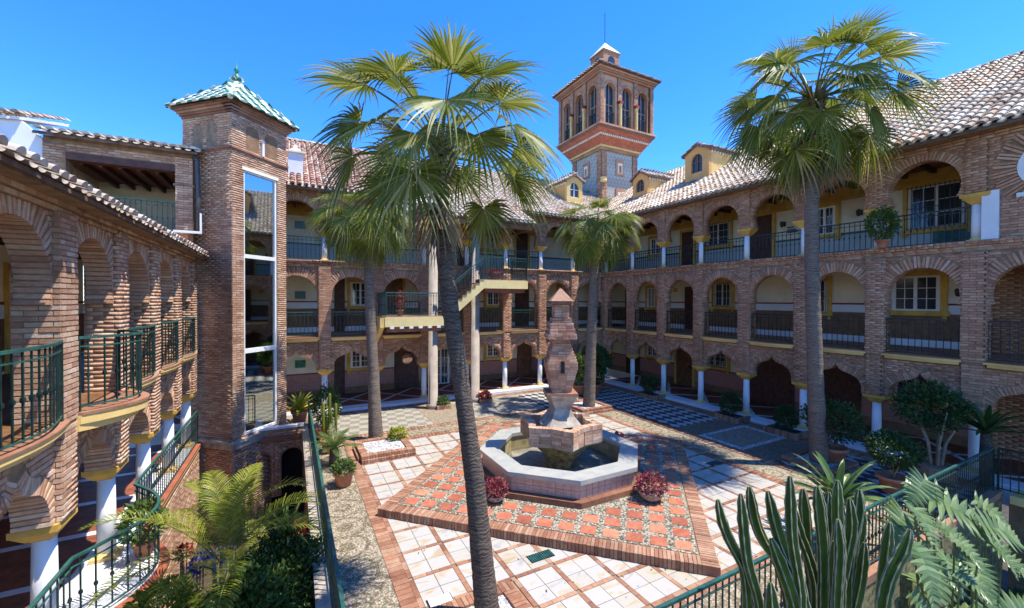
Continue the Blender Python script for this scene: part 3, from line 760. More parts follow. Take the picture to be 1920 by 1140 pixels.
# lettering plate on the cream wall of the top gallery: small dark house sign
for i, wd in enumerate((.26, .34, .40)): MB(FR).box(18.4 - 9.95, 18.4 - 9.95 + wd, T - .02, T - .001, 3.0 - i * .1, 3.045 - i * .1).build('dark_wall_plaque', M['iron_dark'], rwall)

# roofs --------------------------------------------------------------
RS = .58; cl = math.sqrt(1 + RS * RS)
TL = {k: Pieces('roof_tile', M['roof'] if k != 'tow_g' else M['tile_green'], TV, TF) for k in ('right', 'far', 'left', 'pav', 'min', 'dorm')}
EX, EZ = 15.22, 4.36
rd = 7.3
rb = MB().add([(EX, -4, EZ), (EX + rd, -4, EZ + RS * rd), (EX + rd, 26, EZ + RS * rd), (EX, 26, EZ), (EX, -4, EZ - .09), (EX + rd, -4, EZ + RS * rd - .09), (EX + rd, 26, EZ + RS * rd - .09), (EX, 26, EZ - .09)], BOXF)
rroof = rb.build('roof', M['roof_base'], RW)
FEY = 17.97; FS = .57; fz0 = 4.36
def right_keep(x, y):
    X, Y, Z = EX + y / cl, -3.9 + x, EZ + RS * y / cl
    return Y < FEY + (X - EX) + .1
roof_plane(TL['right'], (EX, -3.9, EZ), (0, 1, 0), (1, 0, RS), 29, rd * cl, rroof, right_keep)
TL['right'].flush(rroof, 'roof_tiles'); flush_pans(TL['right'], rroof)
# ridge cover
rg = Pieces('ridge_tile', M['roof'], TV, TF)
for i in range(80):
    y = -3.8 + i * .36
    if y > FEY + rd: break
    rg.add(Matrix(((1.25, 0, 0, EX + rd), (0, 1, 0, y), (0, 0, 1.25, EZ + RS * rd + .02), (0, 0, 0, 1))), rroof)
rg.flush(rroof, 'ridge_tiles')
# gutter like white mortar line under the first tiles
MB(FR).box(-.3, 22, -.43, -.05, 4.29, 4.335).build('eave_board', M['mortar'], RW)
BRK_R = RW

# ================================================================== FAR WING
FX0 = 15.65 - 9 * BP
FF = frame((FX0, 18.4, 0), (1, 0, 0), (0, 1, 0))
FW = thing('arcaded_wing', 'three storey brick arcade wing closing the far end of the courtyard, partly sunlit', 'building', (7, 18.4, G))
FK = [k * BP for k in range(10)]
for k in range(9):
    a, b = FK[k], FK[k + 1]
    bay_floor0('far', FF, a, b, FW, FW); bay_floor1('far', FF, a, b, FW, FW); bay_floor2('far', FF, a, b, FW, FW)
    ledge(FF, a + .2, b - .2, FW, .03)
    railing('far', FF, [(a + .225, .1), (b - .225, .1)], -1.5, .98, FW, .15)
    if k != 7: railing('far', FF, [(a + .11, .17), (b - .11, .17)], 1.54, .95, FW, .15)
for k in range(9):
    s = FK[k]
    column(FF, s, .19, WK, -3.1, -2.85, .115, FW)
    pier('far', FF, s, -2.85, -1.6, FW, .2, -.05, .1, -1); pier('far', FF, s, -1.6, 1.32, FW, side=-1)
    column(FF, s, .17, 1.54, 2.52, 2.8, .11, FW)
    pier('far', FF, s, 2.81, 4.16, FW, .2, -.02, .03, -1)
cornice('far', FF, -1, FK[-1] - .1, 1.3, FW); cornice('far', FF, -1, FK[-1] - .1, 4.14, FW, ((.03, 0), (.07, .07), (.12, .14)))
fwall = gallery(FF, -2.5, FK[-1] + 2.6, FW, (0, 1, 2)); walkway(FF, -2, FK[-1] - .35, FW)
def fx(x0, x1): return x0 - FX0, x1 - FX0
window(FF, *fx(2.45, 3.35), -3.25, -2.4, T, fwall, 'ochre'); door(FF, *fx(4.5, 5.7), WK, -2.35, T, fwall, 'wood', None)
MB(FF).prism([(fx(4.82, 5.4)[0] + x + .29, z) for x, z in arch_path('round', .27, -2.95, -3.6)], T - .10, T - .071, 'y').build('door_mirror_pane', M['mirror'], fwall)
window(FF, *fx(6.4, 7.35), WK + .05, -2.55, T, fwall, None, rows=4); window(FF, *fx(9.5, 10.3), -3.15, -2.45, T, fwall, 'ochre'); door(FF, *fx(11.45, 12.4), WK, -2.5, T, fwall, 'wood_mid')
window(FF, *fx(2.45, 3.35), -.3, .82, T, fwall, 'ochre'); door(FF, *fx(3.8, 4.9), -1.5, 1.15, T, fwall, 'wood_mid', 'ochre'); door(FF, *fx(11.3, 12.2), -1.5, .95, T, fwall, 'wood')
window(FF, *fx(9.5, 10.3), -.3, .8, T, fwall, 'ochre'); window(FF, *fx(14.3, 15), -.3, .8, T, fwall, 'ochre')
window(FF, *fx(9.25, 10), 2.8, 3.75, T, fwall, 'ochre'); door(FF, *fx(11.35, 12.1), 1.54, 3.85, T, fwall, 'wood', 'ochre'); door(FF, *fx(7.8, 8.5), 1.54, 3.6, T, fwall, 'wood')
door(FF, *fx(1.75, 2.2), -1.5, 1.0, T, fwall, 'wood'); door(FF, *fx(1.75, 2.2), WK, -2.4, T, fwall, 'wood')
for z, m_ in ((3.33, 'teal'), (.19, 'iron_light'), (-2.91, 'tile_green')): MB(FF).box(*fx(.12, .55), T - .03, T - .001, z - .17, z + .17).build('notice_plate', M[m_], fwall)
# main roof, extended down over the stair porch
rf = MB(); zf = lambda y: fz0 + FS * (y - FEY)
rf.add([(-4, FEY, fz0), (FEY + 4.6, FEY, fz0), (FEY + 4.6, 25.1, zf(25.1)), (-4, 25.1, zf(25.1)), (-4, FEY, fz0 - .09), (FEY + 4.6, FEY, fz0 - .09), (FEY + 4.6, 25.1, zf(25.1) - .09), (-4, 25.1, zf(25.1) - .09)], BOXF)
froof = rf.build('roof', M['roof_base'], FW); cf = math.sqrt(1 + FS * FS)
roof_plane(TL['far'], (-3.6, FEY, fz0), (1, 0, 0), (0, 1, FS), 26, 7.15 * cf, froof, lambda x, y: -.3 < -3.6 + x < EX + y / cf + .1 and x > 7)
TRd = Pieces('roof_tile', M['roof_red'], TV, TF)
roof_plane(TRd, (-3.6, FEY, fz0), (1, 0, 0), (0, 1, FS), 7, 7.15 * cf, froof)
PX0, PX1, PY = 2.9, 9.95, 16.55
pz = zf(PY)
pr = MB().add([(PX0, PY, pz), (PX1, PY, pz), (PX1, FEY, fz0 - .002), (PX0, FEY, fz0 - .002), (PX0, PY, pz - .08), (PX1, PY, pz - .08), (PX1, FEY, fz0 - .082), (PX0, FEY, fz0 - .082)], BOXF).build('porch_roof', M['roof_base'], FW)
roof_plane(TL['far'], (PX0, PY, pz), (1, 0, 0), (0, 1, FS), PX1 - PX0, 1.45 * cf, pr)
MB().box(PX0 + .05, PX1 - .05, PY + .12, PY + .3, pz - .32, pz - .06).box(PX1 - .25, PX1 - .07, PY + .3, 18.38, pz - .32, pz - .06).box(PX0 + .05, PX0 + .2, PY + .3, 18.38, pz - .32, pz - .06).build('porch_beam', M['wood_mid'], pr)
MB().box(PX0 + .3, PX1 - .3, PY + .32, 18.3, pz - .02, pz + .0).build('porch_ceiling', M['wood_red'], pr)
TRd.limit = 120; TL['far'].limit = 180; TRd.flush(froof, 'roof_tiles'); TL['far'].flush(froof, 'roof_tiles'); flush_pans(TL['far'], froof)
rg = Pieces('ridge_tile', M['roof'], TV, TF)
for i in range(75):
    x = -3.8 + i * .36; rg.add(Matrix(((0, 1, 0, x), (1.25, 0, 0, 25.1), (0, 0, 1.25, zf(25.1) + .02), (0, 0, 0, 1))), froof)
for i in range(28):   # the valley line down to the inner corner is covered with mortar
    pass
rg.flush(froof, 'ridge_tiles')
MB(FF).box(-1, 4.2, -.40, -.05, 4.29, 4.335).build('eave_board', M['mortar'], FW)

# dormers --------------------------------------------------------------
def dormer(o, sdir, tdir, w, zb, zt, dep, label, arch_r=.32):
    """front at t=0, s centred"""
    f = frame(o, sdir, tdir)
    d = thing('dormer', label, 'dormer', (o[0], o[1], zb), 'yellow dormers on the tiled roofs')
    h = w / 2; sh = zt - .32
    zo = zb + (sh - zb) * .32; ap = arch_path('round', arch_r, sh - .28 - .05, zo + .001)
    ap = [(x, z) for x, z in [(arch_r, zo + .001)] + [(arch_r * math.cos(math.pi * i / 14), sh - .40 + arch_r * math.sin(math.pi * i / 14)) for i in range(15)] + [(-arch_r, zo + .001)]]
    # front wall with hole: left, right, below and above pieces as one polygon with a slit
    poly = [(-h, zb - .8), (-h, sh), (0, zt), (h, sh), (h, zb - .8), (.001, zb - .8), (.001, zo)] + [(x, z) for x, z in ap] + [(-.001, zo), (-.001, zb - .8)]
    MB(f).prism(poly, 0, .18, 'y').build('gable_wall', M['yellow_shade' if abs(tdir[0]) > .5 else 'yellow'], d)  # courtyard-facing gables take the shaded yellow, so their shade is painted in
    MB(f).box(-h + .001, -h + .12, .181, dep, zb - 1.0, sh - .01).box(h - .12, h - .001, .181, dep, zb - 1.0, sh - .01).build('side_wall', M['yellow' if abs(tdir[0]) > .5 else 'yellow_shade'], d)  # same split here: lit yellow on one dormer type, painted shade on the other
    wn = MB(f); wn.box(-arch_r, arch_r, .07, .11, zo, zo + .05).box(-.02, .02, .06, .11, zo + .05, sh - .1).box(-arch_r, arch_r, .062, .1, (zo + sh) / 2 - .02, (zo + sh) / 2 + .01)
    wo = wn.build('window', M['frame' if abs(tdir[0]) < .5 else 'wood_mid'], d); MB(f).prism(ap, .12, .14, 'y').build('pane', M['glass'], wo)
    rr = MB(f)
    for sg in (-1, 1):
        rr.add([(0, -.12, zt + .06), (sg * (h + .14), -.12, sh - .02), (sg * (h + .14), dep, sh - .02), (0, dep, zt + .06), (0, -.12, zt - .0), (sg * (h + .14), -.12, sh - .08), (sg * (h + .14), dep, sh - .08), (0, dep, zt)], BOXF)
    ro = rr.build('roof', M['roof_base'], d)
    sl = (zt + .06 - sh + .02) / (h + .14)
    for sg in (-1, 1):
        og = f @ Vector((sg * (h + .14), -.12, sh - .02)); bb = (f.to_3x3() @ Vector((-sg, 0, sl))); aa = f.to_3x3() @ Vector((0, 1, 0))
        roof_plane(TL['dorm'], og, aa, bb, dep, (h + .14) * math.sqrt(1 + sl * sl), ro, pan=False)
    dn = MB(f)
    for i in range(int(dep / .2)):
        for sg in (-1, 1): dn.box(min(sg * h, sg * (h + .09)), max(sg * h, sg * (h + .09)), .1 + i * .2, .19 + i * .2, sh - .22, sh - .09)
    dn.build('dentil_course', M['cream'], d)
    TL['dorm'].flush(ro, 'roof_tiles')
    return d
dormer((18.0, 18.05, 0), (0, -1, 0), (1, 0, 0), 1.15, 5.95, 7.45, 2.8, 'smaller yellow dormer on the right roof, nearer the square tower')
dormer((18.0, 14.2, 0), (0, -1, 0), (1, 0, 0), 1.4, 5.95, 7.75, 3.2, 'larger yellow dormer with brown arched window on the right roof beside the tall palm')
dormer((15.05, 20.4, 0), (1, 0, 0), (0, 1, 0), 1.15, 5.7, 7.45, 2.6, 'yellow dormer with white window on the far roof left of the square tower')

# ================================================================== LEFT WING
FL = frame((-2.65, 0, 0), (0, 1, 0), (-1, 0, 0))
LW = thing('arcaded_wing', 'two storey brick arcade wing close by on the left with curved balconies', 'building', (-2.65, 9, G))
LP = 2.03; LK = [7.57 - 3 * LP + k * LP for k in range(8)]          # .. 15.69
for k in range(7):
    a, b = LK[k], LK[k + 1]
    bay_floor0('left', FL, a, b, LW, LW, zt=-1.62); bay_floor1('left', FL, a, b, LW, LW, zt=1.12)
    bul = k == 3
    if bul:
        pts = [(a + .2, .03)] + [(a + .2 + (b - a - .4) * i / 16, -.1 - .50 * math.sin(math.pi * i / 16) ** .8) for i in range(17)] + [(b - .2, .03)]
        o = MB(FL).prism(pts, -1.72, -1.60, 'z').build('balcony_slab', M['yellow'], LW)
        MB(FL).prism([(x, y * .8) for x, y in pts], -1.82, -1.721, 'z').build('balcony_underside', M['yellow'], o)
        MB(FL).prism([(x, y - .02 if y < 0 else y) for x, y in pts], -1.599, -1.56, 'z').build('balcony_tile', M['paver'], o)
        rp = [(a + .26 + (b - a - .52) * i / 12, -.06 - .46 * math.sin(math.pi * i / 12) ** .8) for i in range(13)]
        railing('left', FL, rp, -1.56, 1.02, LW, .17)
    else:
        ledge(FL, a + .2, b - .2, LW, .10, -1.56)
        rp = [(a + .24 + (b - a - .48) * i / 6, -.06 - .13 * math.sin(math.pi * i / 6)) for i in range(7)]
        railing('left', FL, rp, -1.56, 1.02, LW, .17)
for k in range(8):
    s = LK[k]
    column(FL, s, .19, WK, -3.1, -2.85, .125, LW)
    pier('left', FL, s, -2.85, -1.62, LW, .2, -.05, .1, -1); pier('left', FL, s, -1.62, 1.12, LW, side=-1)
cornice('left', FL, .5, 16.0, 1.10, LW, ((.05, 0), (.10, .07)))
w = MB(FL).box(.5, 16.2, 2.6, 2.85, -7.4, 1.5).build('back_wall', M['cream'], LW)
MB(FL).box(.5, 16.2, 2.588, 2.599, WK, -3.42).build('dado', M['dado_pink'], w); MB(FL).box(.5, 16.2, 2.588, 2.599, -1.5, -.42).build('dado', M['wood_mid'], w)
MB(FL).box(.5, 16.2, 2.588, 2.599, -.42, -.14).build('painted_band', M['white'], w); MB(FL).box(.5, 16.2, 2.58, 2.599, -.13, -.07).build('painted_line', M['redline'], w)
f = MB(FL).box(.5, 16.2, .0, 2.6, -1.74, -1.56).build('gallery_floor', M['wood_mid'], LW)
c = MB(FL).box(.5, 16.2, .34, 2.6, 1.2, 1.26).build('ceiling', M['wood_red'], LW)
for i in range(22): MB(FL).box(.8 + i * .7, .9 + i * .7, .345, 2.59, 1.06, 1.199).build('beam', M['wood'], c)
sconce(FL, 8.9, 2.6, .6, w); door(FL, 9.6, 10.4, -1.56, .6, 2.6, w, 'wood', 'ochre'); door(FL, 12.6, 13.4, -1.56, .6, 2.6, w, 'wood', 'ochre')
window(FL, 10.9, 11.7, -.2, .7, 2.6, w, 'ochre')
# ground walkway with curved slab and its wall below
pts = [(.5, .5), (.5, -.18)] + [(7.6, -.14)] + [(7.6 + 2.5 * i / 16, -.16 - .62 * math.sin(math.pi * i / 16) ** .8) for i in range(1, 16)] + [(10.1, -.14), (16.05, -.14), (16.05, .5)]
o = MB(FL).prism(pts, WK - .14, WK - .05, 'z').build('walkway_slab', M['yellow'], LW)
MB(FL).prism([(x, y + .04 if y < 0 else y) for x, y in pts], WK - .22, WK - .141, 'z').build('slab_moulding', M['yellow'], o)
MB(FL).prism([(x, y - .02 if y < 0 else y) for x, y in pts], WK - .049, WK - .012, 'z').build('slab_tile', M['terracotta_tile'], o)
MB(FL).prism([(x, y + .12 if y < -.0 else y) for x, y in pts], WK - .0119, WK - .004, 'z').build('marble_floor', M['marble_white'], o)
o2 = MB(FL).box(.5, 16.2, .501, 2.6, WK - .3, WK - .004).build('walkway_floor', M['wood_red'], LW)
for i in range(10): MB(FL).box(1 + i * 1.6, 1.16 + i * 1.6, .51, 2.58, WK - .004, WK + .001).build('marble_band', M['marble_white'], o2)
bw = MB(FL).prism([(.5, 2.5), (.5, -.1), (7.7, -.1)] + [(7.8 + 2.1 * i / 12, -.1 - .42 * math.sin(math.pi * i / 12)) for i in range(13)] + [(10, -.1), (16.05, -.1), (16.05, 2.5)], -7.5, WK - .221, 'z').build('basement_wall', M['mortar'], LW)
for i in range(12):
    x1, x2 = 7.8 + 2.1 * i / 12, 7.8 + 2.1 * (i + 1) / 12; y1, y2 = -.1 - .42 * math.sin(math.pi * i / 12), -.1 - .42 * math.sin(math.pi * (i + 1) / 12)
    p1, p2 = FL @ Vector((x1, y1, 0)), FL @ Vector((x2, y2, 0)); d = (p2 - p1); L = d.length; d.normalize()
    lay_bricks(BRK['left'], frame((p1.x, p1.y, 0), (d.x, d.y, 0), (-d.y, d.x, 0)), 0, L, -7.4, WK - .25, -.0, bw)
lay_bricks(BRK['left'], FL, 9.95, 16.0, -7.4, WK - .25, -.1, bw)
rp = [(1., -.06), (7.6, -.06)] + [(7.7 + 2.3 * i / 12, -.08 - .58 * math.sin(math.pi * i / 12) ** .8) for i in range(1, 12)] + [(10.1, -.06), (15.9, -.06)]
railing('left', FL, rp, WK, 1.0, LW, .16)
# tiled eave
LEX = -2.30; lroof = MB().add([(LEX, .5, 1.30), (LEX - 4, .5, 1.30 + 1.5), (LEX - 4, 16.4, 2.8), (LEX, 16.4, 1.30), (LEX, .5, 1.24), (LEX - 4, .5, 2.74), (LEX - 4, 16.4, 2.74), (LEX, 16.4, 1.24)], BOXF).build('roof', M['roof_base'], LW)
MB(FL).box(.5, 16, -.28, .4, 1.235, 1.262).build('eave_board', M['mortar'], LW)
roof_plane(TL['left'], (LEX + .02, 16.3, 1.30), (0, -1, 0), (-1, 0, .375), 15.5, 4.1, lroof, pitch=.225)
TL['left'].flush(lroof, 'roof_tiles'); flush_pans(TL['left'], lroof)

# ================================================================== PAVILION above the left wing
PV_ = thing('roof_pavilion', 'open brick roof terrace with dark wooden beam and tiled roof above the left wing', 'pavilion', (-4.2, 15.8, 1.9))
FP = frame((0, 15.8, 0), (1, 0, 0), (0, 1, 0))
p1 = MB(FP).box(-3.08, -2.66, 0, .45, 1.95, 4.02).build('pier', M['mortar'], PV_); lay_bricks(BRK['pav'], FP, -3.08, -2.66, 1.95, 3.5, 0, p1); 
MB(FP).box(-3.13, -2.62, -.03, .46, 3.40, 3.46).build('impost', M['mortar'], p1)
p2 = MB(FP).box(-5.9, -5.45, 0, .45, 1.95, 4.02).build('pier', M['mortar'], PV_); lay_bricks(BRK['pav'], FP, -5.9, -5.45, 1.95, 4.2, 0, p2)
wl = MB(FP).box(-5.9, -2.66, .02, .4, 4.02, 4.405).build('brick_fascia', M['mortar'], PV_); lay_bricks(BRK['pav'], FP, -5.45, -3.08, 4.04, 4.3, .02, wl); lay_bricks(BRK['pav'], FP, -3.08, -2.66, 3.5, 4.3, 0, wl)
MB(FP).box(-5.45, -3.08, -.02, .3, 3.82, 4.015).build('lintel_beam', M['wood'], PV_)
MB(FP).box(-5.9, -2.66, .41, 3.4, 3.95, 4.01).build('ceiling', M['wood_red'], PV_)
for i in range(6): MB(FP).box(-5.3 + i * .42, -5.22 + i * .42, .31, 3.19, 3.78, 3.949).build('beam', M['wood'], PV_)
MB(FP).box(-6, -2.5, 3.2, 3.4, 1.9, 4.3).box(-5.9, -5.75, .46, 3.19, 1.9, 3.94).build('plaster_wall', M['cream'], PV_)
MB(FP).box(-6, -2.66, -.02, 3.3, 1.75, 1.95).build('terrace_floor', M['paver'], PV_)
railing('pav', FP, [(-5.43, .1), (-3.1, .1)], 1.96, .95, PV_, .12)
prf = MB().add([(-6.0, 15.55, 4.42), (-2.5, 15.55, 4.42), (-3.3, 19, 5.35), (-6.0, 19, 5.35), (-6, 15.55, 4.34), (-2.5, 15.55, 4.34), (-3.3, 19, 5.27), (-6, 19, 5.27)], BOXF).build('roof', M['roof_base'], PV_)
pc = math.sqrt(3.45 ** 2 + .93 ** 2)
roof_plane(TL['pav'], (-6.0, 15.52, 4.42), (1, 0, 0), (0, 3.45, .93), 3.5, pc, prf, lambda x, y: x < 3.6 - .8 * y / pc)
TL['pav'].flush(prf, 'roof_tiles'); flush_pans(TL['pav'], prf)
rg = Pieces('ridge_tile', M['roof'], TV, TF)
for i in range(8): rg.add(Matrix(((0, 1, 0, -6 + i * .36), (1.15, 0, 0, 19), (0, 0, 1.15, 5.36), (0, 0, 0, 1))), prf)
hd = Vector((-.8, 3.45, .93)).normalized(); hx = hd.cross(Vector((0, 0, 1))).normalized(); hz = hx.cross(hd)
for i in range(10):
    p = Vector((-2.5, 15.55, 4.44)) + hd * i * .36; rg.add(Matrix(((hx.x, hd.x, hz.x, p.x), (hx.y, hd.y, hz.y, p.y), (hx.z, hd.z, hz.z, p.z), (0, 0, 0, 1))), prf)
rg.flush(prf)
db = MB(); db.tube([(-2.62, 15.68, 4.35), (-2.52, 15.66, 4.2), (-2.50, 15.66, 3.0), (-2.50, 15.66, 2.1)], .06, 8).build('drain_pipe', M['lead'], PV_, True)
MB(FP).box(-3.1, -2.42, -.2, -.1, 1.98, 2.05).box(-2.46, -2.42, -.2, -.1, 2.051, 2.6).build('white_trim', M['white'], PV_)
# white plastered hip wall left of it
ww = thing('white_parapet_wall', 'white plastered wall with sloping top at the far left above the tiled eave', 'wall', (-7, 15.9, 1.9))
MB().prism([(-9.6, 1.5), (-5.92, 1.5), (-5.92, 4.30), (-6.35, 4.75), (-9.6, 4.45)], 15.85, 16.1, 'y').build('wall_face', M['white'], ww)
TL['pav'] = Pieces('roof_tile', M['roof'], TV, TF)
wr = MB().add([(-9.6, 15.75, 4.47), (-6.3, 15.75, 4.77), (-6.3, 18.5, 5.6), (-9.6, 18.5, 5.3), (-9.6, 15.75, 4.4), (-6.3, 15.75, 4.7), (-6.3, 18.5, 5.5), (-9.6, 18.5, 5.2)], BOXF).build('coping', M['white'], ww)
roof_plane(TL['pav'], (-9.5, 15.66, 4.50), (3.3, 0, .3), (0, 2.75, .83), 3.3, 2.8, wr, pan=False); TL['pav'].flush(wr, 'roof_tiles')

# ================================================================== ELEVATOR TOWER
TC = (-1.6, 15.2); Rd = (math.sin(R(44)), math.cos(R(44))); Ld = (-Rd[1], Rd[0])
FTR = frame((*TC, 0), (*Rd, 0), (*Ld, 0))                # right face: s along Rd, inward Ld
FTL = frame((TC[0] + Ld[0] * 2.0, TC[1] + Ld[1] * 2.0, 0), (-Ld[0], -Ld[1], 0), (*Rd, 0))   # left face: s 0..2 towards the corner
TW = thing('lift_tower', 'square brick lift tower with tall glass front and green and white tiled roof', 'tower', (TC[0], TC[1], -7.5))
WR, WL = 2.05, 2.0
body = MB(FTR).box(0, .40, 0, WL, -4.4, 5.9).box(1.66, WR, 0, WL, -4.4, 5.9).box(.40, 1.66, .0, WL, 4.05, 5.9).box(.40, 1.66, .35, WL, -4.4, 4.05).box(0, WR, 0, WL, -7.5, -4.401).build('tower_wall', M['mortar'], TW)
blind = [(.60, .27), (1.35, .27)]
def bl_ok(cs, s, z): 
    for c_, r_ in cs:
        if abs(s - c_) < r_ and (4.72 < z < 5.25 or (z >= 5.25 and math.hypot(s - c_, z - 5.25) < r_)): return False
    return True
cr = [(.72, .24), (1.42, .24)]
lay_bricks(BRK['tower'], FTR, 0, WR, -7.4, 5.72, 0, body, lambda s, z: not (.40 < s < 1.66 and -4.3 < z < 4.05) and bl_ok(cr, s, z))
lay_bricks(BRK['tower'], FTL, 0, WL, -7.4, 5.72, 0, body, lambda s, z: bl_ok([(.62, .2), (1.2, .2)], s, z))
for f_, W_, cs in ((FTR, WR, cr), (FTL, WL, [(.62, .2), (1.2, .2)])):
    MB(f_).box(-.03, W_ + .03, -.035, .1, 4.55, 4.60).box(-.06, W_ + .06, -.065, .1, 4.601, 4.66).build('string_course', M['paver'], TW)
    for i, (p, z) in enumerate(((.03, 5.69), (.07, 5.76), (.12, 5.83), (.17, 5.90))):
        MB(f_).box(-p, W_ + p, -p, .2, z, z + .068).build('corbel_course', M['paver'], TW)
    pb = MB(f_).box(-.06, W_ + .02, -.08, .1, -4.62, -4.45).box(-.10, W_ + .02, -.12, .1, -4.449, -4.36).build('plinth_moulding', M['stepstone'], TW)
for c_, r_ in cr:
    MB(FTR).prism([(c_ - r_, 4.72), (c_ - r_, 5.25)] + [(c_ - r_ * math.cos(math.pi * i / 10), 5.25 + r_ * math.sin(math.pi * i / 10)) for i in range(1, 10)] + [(c_ + r_, 5.25), (c_ + r_, 4.72)], -.002, -.001, 'y').build('niche', M['dado'], TW)
MB(FTR).lathe((1.07, -.05, 0), [(.045, 4.67), (.04, 5.1), (.07, 5.16)], 10).build('colonnette', M['white'], TW)
# glass front
gf = MB(FTR).box(.40, .45, .02, .10, -4.3, 4.05).box(1.60, 1.66, .02, .10, -4.3, 4.05).box(.45, 1.60, .02, .10, 4.0, 4.05).box(.45, 1.60, .02, .10, -4.3, -4.22)
gf.box(.45, 1.60, .015, .10, 1.30, 1.42).box(.45, 1.60, .015, .10, -1.72, -1.58)
go = gf.build('glass_front', M['frame'], TW)
for z0, z1 in ((1.42, 4.0), (-1.58, 1.30), (-4.22, -1.72)): MB(FTR).box(.45, 1.60, .07, .09, z0, z1).build('pane', M['mirror'], go)
MB(FTR).box(.34, 1.72, -.02, .04, 4.051, 4.16).build('lintel', M['cream'], TW)
# pyramid roof of green and white tiles
cx = Vector((TC[0] + Rd[0] * WR / 2 + Ld[0] * WL / 2, TC[1] + Rd[1] * WR / 2 + Ld[1] * WL / 2, 0)); ov = .27; ez, az_ = 5.97, 7.12
crn = [FTR @ Vector((a, b, ez)) for a, b in ((-ov, -ov), (WR + ov, -ov), (WR + ov, WL + ov), (-ov, WL + ov))]; apx = Vector((cx.x, cx.y, az_))
rfo = MB().add([tuple(v) for v in crn] + [tuple(apx)], [(0, 1, 4), (1, 2, 4), (2, 3, 4), (3, 0, 4), (0, 3, 2, 1)]).build('roof', M['roof_base'], TW)
for i in range(4):
    A, B = crn[i], crn[(i + 1) % 4]; a = (B - A); L = a.length; mid = (A + B) / 2; b = apx - mid; H = b.length; a.normalize(); b.normalize()
    npc = 11
    for q, (mt, nm) in enumerate((('tile_green', 'glazed_tile'), ('tile_white', 'glazed_tile'))):
        P = Pieces(nm, M[mt], TV, TF); n_ = a.cross(b).normalized(); sg = 1 if n_.z > 0 else -1; n_ = n_ * sg; A2 = a * sg
        for c_ in range(npc):
            if c_ % 2 != q: continue
            x = (c_ + .5) * L / npc
            for r_ in range(int(H / .33) + 1):
                y = r_ * .33
                if abs(x - L / 2) > L / 2 * (1 - y / H) - .04: continue
                o = A + a * x + b * (y - .04) + n_ * .03
                P.add(Matrix(((A2.x * 1.45, b.x, n_.x * .8, o.x), (A2.y * 1.45, b.y, n_.y * .8, o.y), (A2.z * 1.45, b.z, n_.z * .8, o.z), (0, 0, 0, 1))), rfo)
        P.flush(rfo, 'glazed_tiles')
    hp = MB().tube([tuple(A + Vector((0, 0, .04))), tuple(apx + Vector((0, 0, .06)))], [.085, .10], 8).build('hip_tile', M['tile_white'], rfo)
MB().lathe((cx.x, cx.y, 6.95), [(.16, 0), (.14, .12), (.05, .2), (.05, .26), (.15, .36), (.15, .44), (.05, .54), (.04, .60), (.09, .66), (.03, .76), (.008, .95)], 12).build('finial', M['tile_green'], TW, True)

# ================================================================== SQUARE TOWER BEHIND
MN = thing('lookout_tower', 'tall square lookout tower with arched windows and red frieze behind the courtyard roofs', 'tower', (20.2, 23.8, G))
mc = (20.2, 23.8); hS, hT = 1.6, 2.42
sh = MB().box(mc[0] - hS, mc[0] + hS, mc[1] - hS, mc[1] + hS, 2, 10.3).build('shaft', M['lattice'], MN)
def four(fn):
    for i in range(4):
        an = R(90) * i; s = Vector((math.cos(an), math.sin(an), 0)); t = Vector((-math.sin(an), math.cos(an), 0))
        fn(i, frame((mc[0], mc[1], 0), s, t))
def shaft_face(i, f):
    t = -hS
    for sx in (-1, 1):
        q = MB(f).box(min(sx * (hS - .42), sx * (hS + .03)), max(sx * (hS - .42), sx * (hS + .03)), t - .06 - .002 * i, t + .2, 5, 10.2).build('corner_pier', M['mortar'], MN)
        if i in (0, 3): lay_bricks(BRK['min'], f, min(sx * (hS - .42), sx * (hS + .03)), max(sx * (hS - .42), sx * (hS + .03)), 6.5, 10.15, t - .06, q, proud=.01)
    if i in (0, 3):
        for z in (7.2, 9.2):
            MB(f).box(-.35, .35, t - .08, t - .001, z - .55, z + .55).build('window_surround', M['brick_red'], MN)
            MB(f).box(-.2, .2, t - .09, t - .081, z - .4, z + .3).build('niche', M['cream'], MN)
            MB(f).box(-.11, .11, t - .10, t - .091, z - .36, z + .12).build('window', M['brick_red'], MN)
        MB(f).lathe((-hS + .15, t - .02, 0), [(.2, 8.0), (.26, 8.1), (.22, 8.25), (.26, 8.35)], 8).build('capital', M['yellow'], MN)
four(shaft_face)
for z0, z1, h_, m_ in ((10.2, 10.38, hS + .12, 'paver'), (10.38, 10.5, hS + .24, 'yellow')): MB().box(mc[0] - h_, mc[0] + h_, mc[1] - h_, mc[1] + h_, z0, z1 - .002).build('moulding', M[m_], MN)
def fr_(h0, h1, z0, z1, m_, nm):
    V = [(mc[0] + a * h, mc[1] + b * h, z) for h, z in ((h0, z0), (h1, z1)) for a, b in ((-1, -1), (1, -1), (1, 1), (-1, 1))]; return MB().add(V, BOXF).build(nm, M[m_], MN)
fz = fr_(hS + .24, hT + .0, 10.5, 11.35, 'redrelief', 'frieze')
def fzd(i, f):
    if i not in (0, 3): return
    P_ = MB(f)
    for k in range(26):
        s = -hT + .25 + k * (2 * hT - .5) / 25; zz = 11.02; tt = -(hS + .24 + (hT - hS - .24) * (zz - 10.5) / .85)
        P_.box(s - .05, s + .05, tt - .05, tt + .1, zz - .06, zz + .06)
    P_.build('frieze_ornament', M['cream'], fz)
four(fzd)
for z0, z1, h_, m_ in ((11.352, 11.5, hT + .04, 'paver'), (11.502, 11.62, hT + .12, 'brick_red')): MB().box(mc[0] - h_, mc[0] + h_, mc[1] - h_, mc[1] + h_, z0, z1).build('moulding', M[m_], MN)
